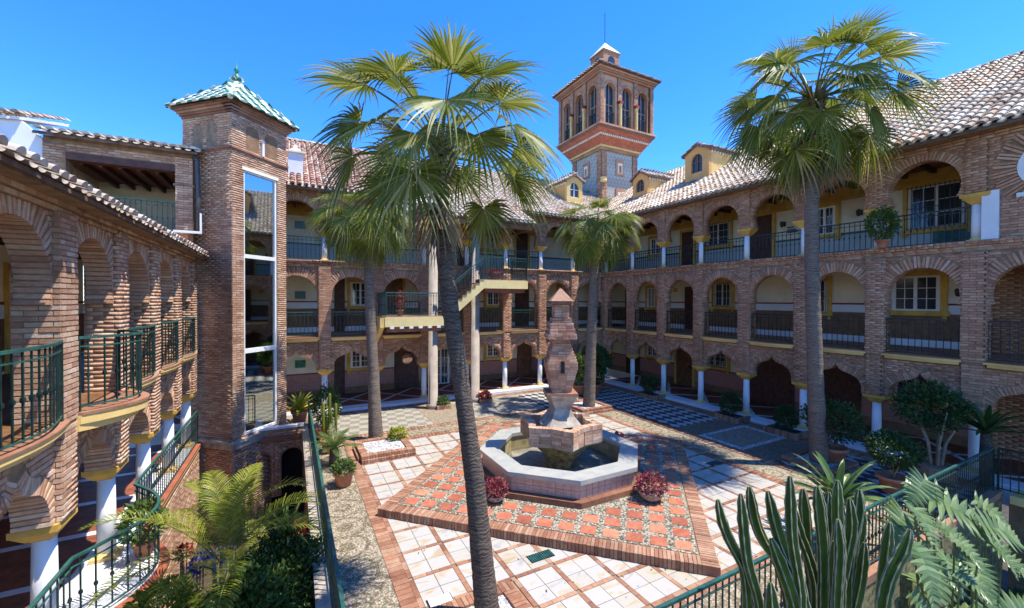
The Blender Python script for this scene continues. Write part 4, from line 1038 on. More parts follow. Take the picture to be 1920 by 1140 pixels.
MB().box(mc[0] - hT + .5, mc[0] + hT - .5, mc[1] - hT + .5, mc[1] + hT - .5, 11.6, 15.3).build('inner_core', M['void'], MN)
def top_face(i, f):
    t = -hT + .12 + .001 * i
    cs = (-1.45, 0, 1.45)
    for n_, c_ in enumerate(cs):
        l, r_ = (-hT + .12, -.725) if n_ == 0 else ((-.725, .725) if n_ == 1 else (.725, hT - .12))
        ap = [(c_ + .42, 11.63)] + [(c_ + .42 * math.cos(math.pi * k / 12), 14.0 + .42 * math.sin(math.pi * k / 12)) for k in range(13)] + [(c_ - .42, 11.63)]
        MB(f).prism([(l, 11.63), (l, 14.9), (r_, 14.9), (r_, 11.63)] + ap, t, t + .3, 'y').build('arch_wall', M['brick_red'], MN)
        if i in (0, 3):
            wo = MB(f).box(c_ - .42, c_ - .37, t + .18, t + .24, 11.63, 14.0).box(c_ + .37, c_ + .42, t + .18, t + .24, 11.63, 14.0).box(c_ - .025, c_ + .025, t + .17, t + .24, 11.63, 14.38).box(c_ - .37, c_ + .37, t + .175, t + .24, 13.0, 13.05).build('window', M['stone'], MN)
            MB(f).prism([(c_ + .41, 11.63)] + [(c_ + .41 * math.cos(math.pi * k / 12), 14.0 + .41 * math.sin(math.pi * k / 12)) for k in range(13)] + [(c_ - .41, 11.63)], t + .25, t + .27, 'y').build('pane', M['glass'], wo)
            rb_ = MB(f); 
            for k in range(9): x = c_ - .38 + k * .095; rb_.box(x - .008, x + .008, t + .1, t + .116, 11.65, 12.5)
            rb_.box(c_ - .4, c_ + .4, t + .09, t + .13, 12.5, 12.55); rb_.build('railing', M['iron'], wo)
            vs = VOU['far']; voussoirs(vs, f, c_, [(x - c_, z) for x, z in ap[1:-1]], .22, t, t + .05, MN, .09, .07, .03)
    for s in (-hT + .18, -.725, .725, hT - .18):
        e = abs(s) > 1
        q = MB(f).box(s - .15, s + .15, t - .1, t - .001, 11.63, 14.9).build('pilaster', M['mortar'], MN)
        if i in (0, 3): lay_bricks(BRK['min'], f, s - .15, s + .15, 11.64, 14.85, t - .1, q, proud=.008)
        if not (abs(s) > 2) and i in (0, 3):
            MB(f).lathe((s, t - .16, 0), [(.09, 11.63), (.08, 12.9), (.14, 13.1)], 10).build('column', M['yellow'], MN); MB(f).box(s - .15, s + .15, t - .3, t - .02, 13.1, 13.3).build('capital', M['redline'], MN)
four(top_face)
for p, z in ((.02, 14.9), (.1, 15.02), (.2, 15.14)): MB().box(mc[0] - hT - p, mc[0] + hT + p, mc[1] - hT - p, mc[1] + hT + p, z, z + .118).build('cornice', M['brick_red'], MN)
er = hT + .36; ct = [Vector((mc[0] + a * er, mc[1] + b * er, 15.28)) for a, b in ((-1, -1), (1, -1), (1, 1), (-1, 1))]; ap_ = Vector((*mc, 16.5))
mro = MB().add([tuple(v) for v in ct] + [tuple(ap_)], [(0, 1, 4), (1, 2, 4), (2, 3, 4), (3, 0, 4), (0, 3, 2, 1)]).build('roof', M['roof_base'], MN)
for i in (0, 3):
    A, B = ct[i], ct[(i + 1) % 4]; a = B - A; L = a.length; mid = (A + B) / 2; b = ap_ - mid; H = b.length
    roof_plane(TL['min'], A, a, b, L, H, mro, lambda x, y, L=L, H=H: abs(x - L / 2) < L / 2 * (1 - y / H), pan=False)
TL['min'].flush(mro, 'roof_tiles')
hl = .72
lt = MB().box(mc[0] - hl, mc[0] + hl, mc[1] - hl, mc[1] + hl, 15.6, 17.65).box(mc[0] - hl - .06, mc[0] + hl + .06, mc[1] - hl - .06, mc[1] + hl + .06, 17.651, 17.75).build('lantern', M['brick_red'], MN)
def lface(i, f):
    if i in (0, 3):
        MB(f).prism([(.3, 16.5)] + [(.3 * math.cos(math.pi * k / 10), 17.1 + .3 * math.sin(math.pi * k / 10)) for k in range(11)] + [(-.3, 16.5)], -hl - .02, -hl - .003, 'y').build('pane', M['glass'], lt)
four(lface)
MB().add([(mc[0] + a * (hl + .08), mc[1] + b * (hl + .08), 17.752) for a, b in ((-1, -1), (1, -1), (1, 1), (-1, 1))] + [(mc[0], mc[1], 18.75)], [(0, 1, 4), (1, 2, 4), (2, 3, 4), (3, 0, 4), (0, 3, 2, 1)]).build('lantern_roof', M['cream'], lt)
MB().bar((*mc, 18.6), (*mc, 20.9), .05, n=6).build('antenna', M['lead'], MN)

# ================================================================== STAIR ON THE FAR WING
ST = thing('outdoor_staircase', 'pale yellow outdoor staircase with green railings rising across the far wing on tall round columns', 'staircase', (6.2, 17, G))
y0, y1 = 16.6, 17.75
MB().box(3.2, 5.6, y0, y1 + .6, -1.08, -.70).build('lower_landing', M['stairyellow'], ST)
MB().box(3.3, 5.5, y0 + .1, y1 + .5, -1.30, -1.082).build('soffit', M['wood_red'], ST)
lt_ = MB(); lt_.box(3.25, 5.55, y0 + .05, y1 + .5, -.699, -.665).build('landing_tile', M['paver'], ST)
MB().box(7.42, 9.62, y0, y1 + .6, .50, .86).build('upper_landing', M['stairyellow'], ST); MB().box(7.5, 9.5, y0 + .1, y1 + .5, .32, .498).build('soffit', M['wood_red'], ST)
MB().box(7.4, 9.6, y0 + .05, y1 + .5, .861, .895).build('landing_tile', M['paver'], ST)
ns = 9; sx0, sx1 = 5.6, 7.42
MB().prism([(5.58, -1.08), (5.6, -.70)] + [p for i in range(ns) for p in ((sx0 + (sx1 - sx0) * i / ns, -.70 + 1.56 * (i + 1) / ns - .002), (sx0 + (sx1 - sx0) * (i + 1) / ns, -.70 + 1.56 * (i + 1) / ns - .002))] + [(7.42, .50)], y0 + .001, y0 + .12, 'y').build('stringer', M['stairyellow'], ST)
MB().prism([(5.6, -1.05), (5.6, -.75), (7.42, .80), (7.42, .48)], y0 + .121, y1, 'y').build('stair_soffit', M['stairyellow'], ST)
for i in range(ns):
    x = sx0 + (sx1 - sx0) * i / ns; z = -.70 + 1.56 * (i + 1) / ns
    MB().box(x - .02, x + (sx1 - sx0) / ns, y0 - .02, y1, z, z + .035).build('step', M['paver'], ST)
railing('stair', ID, [(3.25, y1 + .5), (3.25, y0 + .06), (5.55, y0 + .06)], -.66, .93, ST, .11)
railing('stair', ID, [(5.55, y0 + .06), (7.45, y0 + .06), (9.58, y0 + .06), (9.58, y1 + .4)], [-.66, .90, .90, .90], .98, ST, .11)
railing('stair', ID, [(5.62, y1), (7.45, y1)], [-.62, .94], .95, ST, .12)
MB().prism([(16.62, -1.1), (16.62, -.72), (18.3, -1.5), (18.3, -1.9)], 3.02, 3.19, 'x').build('side_stringer', M['yellow'], ST)
for xx in (5.25, 7.27):
    MB().lathe((xx, 17.0 if xx < 6 else 17.25, 0), [(.27, G), (.27, G + .18), (.20, G + .2), (.19, pz - .3)], 16).build('column', M['stone'], ST, True)
for sx_ in range(6): MB().box(3.4 + sx_ * .38, 3.55 + sx_ * .38, y0 - .02, y0 + .3, -1.16, -1.085).build('bracket', M['white'], ST)

# ================================================================== FOUNTAIN
FN = thing('fountain', 'octagonal tiled fountain with star shaped brick basin and brick lantern pillar', 'fountain', (PC[0], PC[1], PT))
def octo(apo, z0, z1, name, mat, parent, rot=22.5):
    r = apo / math.cos(math.pi / 8)
    return MB().lathe((PC[0], PC[1], 0), [(r, z0), (r, z1)], 8, R(rot)).build(name, mat, parent)
def ring(a0, a1, z0, z1, name, mat, parent):
    m = MB(); V = []; r0, r1 = a0 / math.cos(math.pi / 8), a1 / math.cos(math.pi / 8)
    for r, z in ((r0, z0), (r1, z0), (r1, z1), (r0, z1)):
        for k in range(8): a = R(22.5 + 45 * k); V.append((PC[0] + r * math.cos(a), PC[1] + r * math.sin(a), z))
    F = [(j * 8 + k, j * 8 + (k + 1) % 8, ((j + 1) % 4) * 8 + (k + 1) % 8, ((j + 1) % 4) * 8 + k) for j in range(4) for k in range(8)]
    return m.add(V, F).build(name, mat, parent)
ring(1.75, 2.02, PT - .02, PT + .12, 'brick_step', M['paver'], FN)
fwl = ring(1.55, 1.86, PT + .121, -3.93, 'pool_wall', M['fount_tile'], FN)
ring(1.60, 1.90, -3.975, -3.93, 'moulding', M['rim'], FN) if False else None
ring(1.50, 1.95, -3.929, -3.83, 'marble_rim', M['rim'], FN)
octo(1.549, PT - .01, PT + .03, 'pool_floor', M['poolfloor'], FN)
ring(1.535, 1.549, PT + .03, -3.935, 'pool_lining', M['lining'], FN)
octo(1.53, PT + .03, PT + .10, 'water', M['water'], FN)
FT_ = Pieces('wall_tile', M['fount_tile'])
for k in range(8):
    a = R(45 * k); f = frame((PC[0], PC[1], 0), (-math.sin(a), math.cos(a), 0), (-math.cos(a), -math.sin(a), 0))
    L = 2 * 1.86 * math.tan(math.pi / 8); n = 9; w = L / n
    for i in range(n):
        for j in range(2):
            z = PT + .13 + j * .165; s = -L / 2 + i * w
            FT_.box(f, s + .006, s + w - .006, -1.872, -1.85, z, z + .158, fwl)
    MB(f).box(-L / 2, L / 2, -1.885, -1.861, PT + .465, -3.932).build('border_tile', M['fount_tile'], fwl)
    MB(f).box(-L / 2 - .03, L / 2 + .03, -2.03, -1.90, PT + .03, PT + .125).build('step_brick', M['paver'], fwl) if False else None
FT_.flush(fwl)
# star basin: eight pointed star
def star(r_out, r_in, n, rot): return [((r_out if k % 2 == 0 else r_in) * math.cos(R(rot) + math.pi * k / n), (r_out if k % 2 == 0 else r_in) * math.sin(R(rot) + math.pi * k / n)) for k in range(2 * n)]
def starstack(prof, n, rot, name, mat, parent, cap=True, rin=.74):
    m = MB(); V = []; F = []; N = 2 * n
    for r, z, q in prof:
        for x, y in star(r, r * q, n, rot): V.append((PC[0] + x, PC[1] + y, z))
    for i in range(len(prof) - 1):
        for k in range(N): F.append((i * N + k, i * N + (k + 1) % N, (i + 1) * N + (k + 1) % N, (i + 1) * N + k))
    if cap: F += [tuple(range(N))[::-1], tuple(range((len(prof) - 1) * N, len(prof) * N))]
    return m.add(V, F).build(name, mat, parent)
starstack([(.36, PT + .05, .95), (.38, -4.15, .95), (.58, -3.90, .9), (.84, -3.66, .84)], 6, 12, 'basin_stem', M['moss_shade'], FN)
sb = starstack([(.86, -3.66, .78), (1.05, -3.62, .76), (1.05, -3.30, .76), (1.08, -3.295, .76), (1.08, -3.15, .76), (.90, -3.15, .76), (.88, -3.40, .76)], 6, 12, 'star_basin', M['stepstone'], FN)
# bricks round the star rim
RBk = Pieces('rim_brick', M['brick'])
sp = star(1.09, 1.09 * .76, 6, 12)
for k in range(12):
    a, b = Vector(sp[k]), Vector(sp[(k + 1) % 12]); d = b - a; L = d.length; d.normalize(); f = frame((PC[0] + a.x, PC[1] + a.y, 0), (d.x, d.y, 0), (-d.y, d.x, 0))
    n = int(L / .07)
    for i in range(n): RBk.box(f, i * L / n + .004, (i + 1) * L / n - .004, -.012, .17, -3.25, -3.135 + rnd.uniform(-.003, .003), sb)
    for z in (-3.34, -3.42, -3.50, -3.58): 
        for i in range(int(L / .26)): RBk.box(f, i * .26, i * .26 + .25, -.008, .1, z, z + .075, sb)
RBk.flush(sb)
starstack([(.62, -3.2, .8), (.42, -3.0, .62), (.30, -2.8, .6), (.40, -2.62, .62), (.52, -2.44, .72)], 4, 30, 'star_stem', M['stepstone'], FN)
def sq(prof, name, mat, parent, rot=0, n=6):
    return MB().lathe((PC[0], PC[1], 0), [(r, z) for r, z in prof], n, R(rot)).build(name, mat, parent)
pil = sq([(.56, -2.44), (.56, -2.37)], 'collar', M['paver'], FN, 20, 4)
pl = sq([(.34, -2.369), (.36, -2.28), (.53, -1.72), (.52, -1.60), (.30, -1.12), (.28, -1.0)], 'lantern_body', M['mortar'], FN, 20, 4)
LB = Pieces('brick', M['brick_red'])
def ring_bricks(r_at, z0, z1, n, rot, parent, step=.066, rin=.08):
    z = z0
    while z < z1 - .02:
        r = r_at(z + .03)
        P_ = [Vector((r * math.cos(R(rot) + 2 * math.pi * k / n), r * math.sin(R(rot) + 2 * math.pi * k / n))) for k in range(n)]
        for k in range(n):
            a, b = P_[k], P_[(k + 1) % n]; d = b - a; L = d.length; d.normalize(); f = frame((PC[0] + a.x, PC[1] + a.y, 0), (d.x, d.y, 0), (-d.y, d.x, 0))
            m = max(1, round(L / .2)); of = 0
            for i in range(m): LB.box(f, i * L / m + .004, (i + 1) * L / m - .004, -.012 - rnd.uniform(0, .006), rin, z + .004, z + step - .006, parent)
        z += step
def rbody(z):
    pr_ = [(-2.37, .34), (-2.28, .36), (-1.72, .53), (-1.60, .52), (-1.12, .30), (-1.0, .28)]
    for (a, ra), (b, rb_) in zip(pr_, pr_[1:]):
        if z <= b: return ra + (rb_ - ra) * (z - a) / (b - a)
    return .27
ring_bricks(rbody, -2.37, -1.0, 4, 20, pl)
for k in (2, 3):
    a = R(20 + 45 + 90 * k); r = .56; f = frame((PC[0], PC[1], 0), (-math.sin(a), math.cos(a), 0), (-math.cos(a), -math.sin(a), 0))
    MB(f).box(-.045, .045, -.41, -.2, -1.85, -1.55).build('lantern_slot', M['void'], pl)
c2 = sq([(.46, -.995), (.46, -.80)], 'lantern_tier', M['mortar'], FN, 20, 4); ring_bricks(lambda z: .50 if z < -.86 else .45, -1.0, -.78, 4, 20, c2)
c3 = sq([(.36, -.79), (.36, -.55)], 'lantern_tier', M['mortar'], FN, 20, 4); ring_bricks(lambda z: .40 if z < -.62 else .33, -.79, -.45, 4, 20, c3)
c4 = sq([(.23, -.549), (.23, -.10)], 'lantern_neck', M['mortar'], FN, 20, 4); ring_bricks(lambda z: .26, -.45, -.12, 4, 20, c4)
sq([(.36, -.10), (.36, -.03)], 'cap_eave', M['paver'], FN, 20, 4); sq([(.41, -.028), (.03, .30)], 'cap', M['terracotta_tile'] if False else M['paver'], FN, 20, 4)
LB.flush(pl, 'bricks')

# ================================================================== RETAINING WALLS, GARDEN RAILS
wl = thing('garden_retaining_wall', 'ochre retaining wall with green railing on the left edge of the courtyard', 'wall', (.56, 9, -7.5))
MB().box(.36, .574, 3.15, 15.88, -7.5, G - .02).build('wall_face', M['dado'], wl)
MB().box(.30, .64, 3.1, 15.88, G - .018, WK + .02).build('coping', M['stepstone'], wl)
railing('pit', ID, [(.50, 3.3), (.50, 15.8)], WK + .02, 1.0, wl, .125)
MB().lathe((.3, 7.2, -5.2), [(.02, 0), (.07, .05), (.09, .2), (.02, .28)], 8).build('wall_lamp', M['iron_dark'], wl)
wl2 = thing('garden_retaining_wall', 'retaining wall with green railing along the near edge of the courtyard behind the cactus', 'wall', (8, 3.3, -7.5))
MB().box(.58, 14.75, 3.2, 3.345, -7.5, G - .02).build('wall_face', M['moss_shade'], wl2)  # dark stone colour paints in the shade lying on this wall
MB().box(.65, 14.75, 3.18, 3.42, G - .018, WK + .02).build('coping', M['paver'], wl2)
railing('pit', ID, [(.62, 3.3), (7.3, 3.3), (14.55, 3.3)], WK + .02, 1.0, wl2, .125)
wl3 = thing('garden_retaining_wall', 'dark retaining wall and railing below the near end of the right arcade', 'wall', (14.9, 0, -7.5))
MB().box(14.78, 15.1, -3, 3.1, -7.5, G - .1).build('wall_face', M['dado'], wl3); MB().box(14.6, 15.2, -3, 3.05, G - .098, WK - .01).build('coping', M['yellow'], wl3)
railing('pit', ID, [(14.68, 3.25), (14.68, -2.8)], WK, 1.0, wl3, .125, top=M['iron_dark'])
br = thing('garden_bridge_wall', 'old brick bridge wall with arched openings between the lift tower and the courtyard', 'wall', (-.4, 15.9, -7.5))
FBk = frame((0, 15.89, 0), (1, 0, 0), (0, 1, 0))
ap = lambda c_: [(c_ + .32, -6.6)] + [(c_ + .32 * math.cos(math.pi * i / 10), -5.35 + .32 * math.sin(math.pi * i / 10)) for i in range(11)] + [(c_ - .32, -6.6)]
for c_, l, r_ in ((-.95, -1.4, -.5), (.0, -.5, .36)):
    MB(FBk).prism([(l, -6.6), (l, -4.7), (r_, -4.7), (r_, -6.6)] + ap(c_), 0, .3, 'y').build('arch_wall', M['moss_shade'] if False else M['mortar'], br)
    lay_bricks(BRK['left'], FBk, l, r_, -6.6, -4.72, 0, br, lambda s, z, c_=c_: not (abs(s - c_) < .34 and z < -5.35 or math.hypot(s - c_, z + 5.35) < .36))
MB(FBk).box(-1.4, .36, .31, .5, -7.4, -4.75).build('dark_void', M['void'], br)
MB(FBk).box(-1.4, .36, -.08, .4, -4.699, -4.58).build('string_course', M['paver'], br); MB(FBk).box(-1.6, .36, -.02, .12, -4.579, -4.33).build('parapet', M['mortar'], br); MB(FBk).box(-1.6, .36, -.06, .16, -4.329, -4.26).build('coping', M['marble_white'], br)
lay_bricks(BRK['left'], FBk, -1.4, .36, -4.57, -4.34, -.02, br)
steps = thing('garden_steps', 'white garden steps going down in the sunken garden behind the feathery palm', 'steps', (-.9, 5.6, -7.5))
for i in range(9): MB().box(-1.5, .2, 4.6 + i * .32, 4.91 + i * .32, -7.49, -7.0 + i * .14).build('step', M['white'], steps)
for k_ in BRK: BRK[k_].flush({'left': LW, 'right': RW, 'far': FW, 'tower': body, 'pav': PV_, 'min': MN}[k_], 'bricks')
for k_ in VOU: VOU[k_].flush({'left': LW, 'right': RW, 'far': FW}[k_], 'voussoirs')
for k_ in BAL: BAL[k_].flush({'left': LW, 'right': RW, 'far': FW, 'stair': ST, 'pit': wl2, 'pav': PV_}[k_], 'balusters')

# ================================================================== PLANTS
def at(u, v, zc):
    """point seen in that direction at depth zc (used once to read positions off the measurements)"""
    u -= 960; v -= 570
    a, b = u * math.cos(ROL) + v * math.sin(ROL), -u * math.sin(ROL) + v * math.cos(ROL)
    X, yc = a / 779.74, -b / 779.74
    Z = math.cos(PIT) - yc * math.sin(PIT); Y = math.sin(PIT) + yc * math.cos(PIT)
    d = Vector((X * math.cos(YAW) + Z * math.sin(YAW), -X * math.sin(YAW) + Z * math.cos(YAW), Y))
    return d * (zc / (d.x * math.sin(YAW) + d.y * math.cos(YAW)))
rs = random.Random(21)
def two_mat(name, A, B, ma, mb):
    """mesh from two MBs with two materials"""
    n = len(A.V); V = A.V + B.V; F = A.F + [tuple(i + n for i in f) for f in B.F]
    me = mesh(name, V, F); me.materials.append(ma); me.materials.append(mb)
    me.polygons.foreach_set('material_index', [0] * len(A.F) + [1] * len(B.F)); me.update(); return me
def fan_mesh(elev, pet, Rb, seed, droop=.5, dead=False, n=32, spread=235, fold=.30, tilt=22):
    q = random.Random(seed); A, B = MB(), MB()
    pts = []; p = Vector((0, 0, 0)); th = R(elev)
    for i in range(7):
        pts.append(tuple(p)); p = p + Vector((math.cos(th), 0, math.sin(th))) * pet / 6; th -= R(q.uniform(2, 5) + (3 if elev > 0 else 1) * droop)
    A.tube(pts, [.032, .022, .018, .016, .014, .013, .010], 4)
    hub = Vector(pts[-1]); th -= R(tilt)
    e = Vector((math.cos(th), 0, math.sin(th))); y = Vector((0, 1, 0)); nn = Vector((-math.sin(th), 0, math.cos(th)))
    ta = q.uniform(-.25, .25); y = y * math.cos(ta) + nn * math.sin(ta); nn = e.cross(y)
    if nn.z < 0 and elev > -60: nn = -nn
    rr = [.03, .2, .4, .55, .7, .85, 1.]
    sp = R(spread); fuse = q.uniform(.34, .46)
    for i in range(n):
        a = -sp / 2 + sp * (i + .5) / n; k = abs(a) / (sp / 2)
        L = Rb * (1 - .38 * k ** 2) * q.uniform(.92, 1.06); sag = droop * q.uniform(.6, 1.5) * (1.1 if dead else .75)
        d = e * math.cos(a) + y * math.sin(a); side = (nn.cross(d)).normalized(); row = []
        tw = q.uniform(-.10, .10)
        for j, f in enumerate(rr):
            r = L * f; da = sp / n * .5
            w = r * math.tan(da) * 1.02 if f <= fuse else L * fuse * math.tan(da) * max(0.0, (1 - (f - fuse) / (1 - fuse))) ** .8 
            w = max(w, .0015)
            c = hub + d * r + nn * (fold * r * abs(math.sin(a)) * .5) + side * (tw * max(0, f - fuse) * L)
            t = max(0, f - .38); c = c - Vector((0, 0, 1)) * (sag * L * t * t * 1.9)
            if t > 0: c = c - d * (sag * L * t * t * .55)
            row.append((tuple(c - side * w - nn * w * .35), tuple(c + nn * w * .45), tuple(c + side * w - nn * w * .35)))
        V = [v for r_ in row for v in r_]; F = []
        for j in range(len(row) - 1):
            F += [(j * 3, j * 3 + 1, j * 3 + 4, j * 3 + 3), (j * 3 + 1, j * 3 + 2, j * 3 + 5, j * 3 + 4)]
        B.add(V, F)
    return two_mat('frond', A, B, M['petiole'] if not dead else M['palm_dead'], M['palm_dead'] if dead else M['palm_leaf'])
FM = {}
for e_ in (80, 62, 42, 22, 2, -20, -42):
    for v_ in (0, 1, 2): FM[(e_, v_)] = fan_mesh(e_, 1.12, .86, 100 + e_ * 3 + v_, .26 + (.16 if e_ < 45 else 0) + (.08 if e_ < 0 else 0), tilt=14 if e_ > 30 else 26)
FD = [fan_mesh(-62, .75, .85, 55 + i, .5, True, 22, 160, .5, 20) for i in range(2)]
def fan_palm(label, trunk, rad, crown, sc, counts, dead, tmat, seed, lean=(0, 0), spread_top=.0):
    q = random.Random(seed); base = trunk[0]
    t = thing('fan_palm', label, 'palm tree', tuple(base), 'tall fan palms in the courtyard')
    # trunk with finer rings
    pts = []; rr = []
    for i in range(len(trunk) - 1):
        a, b = Vector(trunk[i]), Vector(trunk[i + 1]); m = max(2, int((b - a).length / .06))
        for k in range(m): f = k / m; pts.append(tuple(a.lerp(b, f))); rr.append((rad[i] * (1 - f) + rad[i + 1] * f) * (1.018 if (len(rr) % 2) else .99) * q.uniform(.97, 1.03))
    pts.append(tuple(trunk[-1])); rr.append(rad[-1])
    MB().tube(pts, rr, 18).build('trunk', M[tmat], t, True)
    # old leaf bases below the crown
    bb = MB(); c = Vector(crown)
    for i in range(70):
        a = q.uniform(0, 6.28); z = q.uniform(-.55, .12) * sc; r = rad[-1] * .9
        o = c + Vector((math.cos(a) * r, math.sin(a) * r, z)); bb.bar(o, o + Vector((math.cos(a) * .10, math.sin(a) * .10, .20)) * sc, .05 * sc, .02)
    lb = bb.build('leaf_bases', M['palm_dead'], t); lb['kind'] = 'stuff'
    for e_, n in counts:
        off = q.uniform(0, 6.28)
        for i in range(n):
            o = bpy.data.objects.new('frond', FM[(e_, q.randint(0, 2))]); COL.objects.link(o); o.parent = t
            az_ = off + i * 6.283 / n + q.uniform(-.25, .25); s = sc * q.uniform(.88, 1.1) * (.84 if e_ > 50 else (1.06 if -10 < e_ < 30 else 1))
            o.location = Vector(crown) - Vector(base) + Vector((math.cos(az_) * .06, math.sin(az_) * .06, q.uniform(-.15, .1)))
            o.rotation_euler = (q.uniform(-.15, .15), q.uniform(-.12, .12), az_); o.scale = (s, s, s)
    for i in range(dead):
        o = bpy.data.objects.new('dead_frond', FD[i % 2]); COL.objects.link(o); o.parent = t; az_ = q.uniform(0, 6.28); s = sc * q.uniform(.8, 1.05)
        o.location = Vector(crown) - Vector(base) + Vector((0, 0, -.12 * sc)); o.rotation_euler = (q.uniform(-.1, .1), q.uniform(0, .35), az_); o.scale = (s, s, s)
        if i == 0: o['label'] = 'withered brown frond hanging down along the trunk'
    return t
zc = 5.75
fan_palm('nearest fan palm with dark leaning trunk in front of the fountain', [at(919, 1200, zc), at(905, 1060, zc), at(890, 900, zc), at(868, 740, zc), at(846, 590, zc), at(833, 480, zc), at(828, 385, zc), at(827, 310, zc)],
         [.185, .155, .135, .115, .115, .108, .10, .11], at(827, 278, zc), .92, [(80, 3), (62, 5), (42, 7), (22, 8), (2, 6), (-20, 2)], 5, 'trunk_dark', 6)
zc = 13.5
fan_palm('small bushy fan palm with slim trunk at the left back of the courtyard', [at(705, 828, zc), at(700, 700, zc), at(693, 560, zc), at(690, 430, zc)], [.235, .17, .155, .15], at(685, 408, zc), .92, [(62, 4), (42, 6), (22, 8), (2, 9), (-20, 10), (-42, 10)], 4, 'trunk', 8)
zc = 11.5
fan_palm('tallest fan palm with straight trunk on the right by the shaded arcade', [at(1537, 885, zc), at(1530, 740, zc), at(1522, 500, zc), at(1521, 260, zc), at(1524, 215, zc)], [.235, .195, .172, .16, .165], at(1525, 190, zc), 1.38, [(80, 4), (62, 5), (42, 7), (22, 8), (2, 8), (-20, 8), (-42, 6)], 18, 'trunk', 15)
zc = 17.3
fan_palm('short fan palm with grey trunk behind the fountain pillar', [at(1104, 770, zc), at(1108, 650, zc), at(1114, 520, zc), at(1116, 440, zc)], [.26, .21, .19, .18], at(1118, 425, zc), 1.02, [(80, 2), (62, 4), (42, 6), (22, 8), (2, 9), (-20, 10), (-42, 10)], 4, 'trunk', 23)
# square planters of brick on edge with white gravel
for (px, py, w, h), lb in zip(PLN, ('low brick planter of white gravel round the nearest leaning palm', 'raised brick planter of white gravel round the small left palm', 'brick planter of white gravel round the short palm behind the fountain', 'low brick planter round the tallest palm on the right')):
    t = thing('planter', lb, 'planter', (px, py, G), 'square brick planters round the palms'); hh = .14 if h < 1.45 else .19
    w2, h2 = w / 2, h / 2
    MB().box(px - w2 + .12, px + w2 - .12, py - h2 + .12, py + h2 - .12, G - .01, G + hh - .04).build('gravel', M['gravel'], t)
    PB = Pieces('brick', M['paver'])
    for sx0_, sx1_, sy0_, sy1_, al in ((-w2, w2, -h2, -h2 + .2, 'x'), (-w2, w2, h2 - .2, h2, 'x'), (-w2, -w2 + .2, -h2 + .2, h2 - .2, 'y'), (w2 - .2, w2, -h2 + .2, h2 - .2, 'y')):
        L = (sx1_ - sx0_) if al == 'x' else (sy1_ - sy0_); n = round(L / .075)
        for lay, (z0, z1, ex) in enumerate(((G - .01, G + hh * .5, .07), (G + hh * .5 + .002, G + hh, 0))):
            for i in range(n):
                a, b = i * L / n + .004, (i + 1) * L / n - .004; j = rnd.uniform(-.004, .004)
                if al == 'x': PB.box(ID, px + sx0_ + a, px + sx0_ + b, py + sy0_ - (ex if sy0_ < 0 else 0), py + sy1_ + (ex if sy0_ > 0 else 0), z0, z1 + j, t)
                else: PB.box(ID, px + sx0_ - (ex if sx0_ < 0 else 0), px + sx1_ + (ex if sx0_ > 0 else 0), py + sy0_ + a, py + sy0_ + b, z0, z1 + j, t)
    PB.flush(t)

def leaves(n, c, rad, size, mat, parent, name='foliage', seed=1, hollow=.45, up=.3, asp=.5, keep=None, stuff=True):
    """cloud of folded leaves spread through an ellipsoid"""
    g = np.random.RandomState(seed); d = g.normal(size=(n, 3)); d /= np.linalg.norm(d, axis=1)[:, None]
    r = (hollow + (1 - hollow) * g.rand(n)) ** .6
    # clumps give an uneven outline
    k = 14; cd = g.normal(size=(k, 3)); cd /= np.linalg.norm(cd, axis=1)[:, None]; near = (d @ cd.T).max(1); r = r * (.72 + .38 * np.clip((near - .6) / .4, 0, 1))
    P = d * r[:, None] * np.array(rad) + np.array(c)
    a = d + np.array([0, 0, up]) + g.normal(size=(n, 3)) * .6; a /= np.linalg.norm(a, axis=1)[:, None]
    b = np.cross(a, g.normal(size=(n, 3))); b /= np.linalg.norm(b, axis=1)[:, None]; nn = np.cross(a, b)
    s = size * (.6 + .8 * g.rand(n))[:, None]
    V = np.stack([P, P + a * s * .5 + b * s * asp * .5 + nn * s * .08, P + a * s - nn * s * .1, P + a * s * .5 - b * s * asp * .5 + nn * s * .08], 1).reshape(-1, 3)
    F = [(4 * i + j0, 4 * i + j1, 4 * i + j2) for i in range(n) for j0, j1, j2 in ((0, 1, 2), (0, 2, 3))]
    o = mk(name, mesh(name, V.tolist(), F), parent, M[mat])
    if stuff: o['kind'] = 'stuff'
    return o
def pot(c, r, h, parent, mat='pot', bowl=False):
    pr = [(r * .62, 0), (r * .70, .02), (r * .92, h * .80), (r * 1.06, h * .82), (r * 1.08, h * .98), (r * .95, h), (r * .88, h * .93)] if not bowl else [(r * .45, 0), (r * .8, h * .35), (r, h * .9), (r * 1.1, h), (r * .95, h * .98), (r * .9, h * .9)]
    o = MB().lathe(c, pr, 20).build('pot', M[mat], parent, True)
    MB().lathe(c, [(r * .87, h * .86), (r * .5, h * .9), (.01, h * .92)], 16).build('soil', M['soil'], parent); return o
def shrub_pot(loc, r, h, crown, rad, label, n=900, size=.07, mat='shrub', group=None, seed=1, cat='potted plant', name='potted_shrub', bowl=False, stems=4, potmat='pot'):
    t = thing(name, label, cat, loc, group); pot(loc, r, h, t, potmat, bowl)
    q = random.Random(seed); sb_ = MB(); top = Vector(loc) + Vector((0, 0, h * .85))
    for i in range(stems):
        e = Vector(crown) + Vector((q.uniform(-.5, .5) * rad[0], q.uniform(-.5, .5) * rad[1], q.uniform(-.4, .3) * rad[2])); mid = top.lerp(e, .5) + Vector((q.uniform(-.05, .05), q.uniform(-.05, .05), 0))
        sb_.tube([tuple(top), tuple(mid), tuple(e)], [.018, .013, .006], 5)
    sb_.build('stems', M['bark'], t)
    leaves(n, crown, rad, size, mat, t, seed=seed); return t

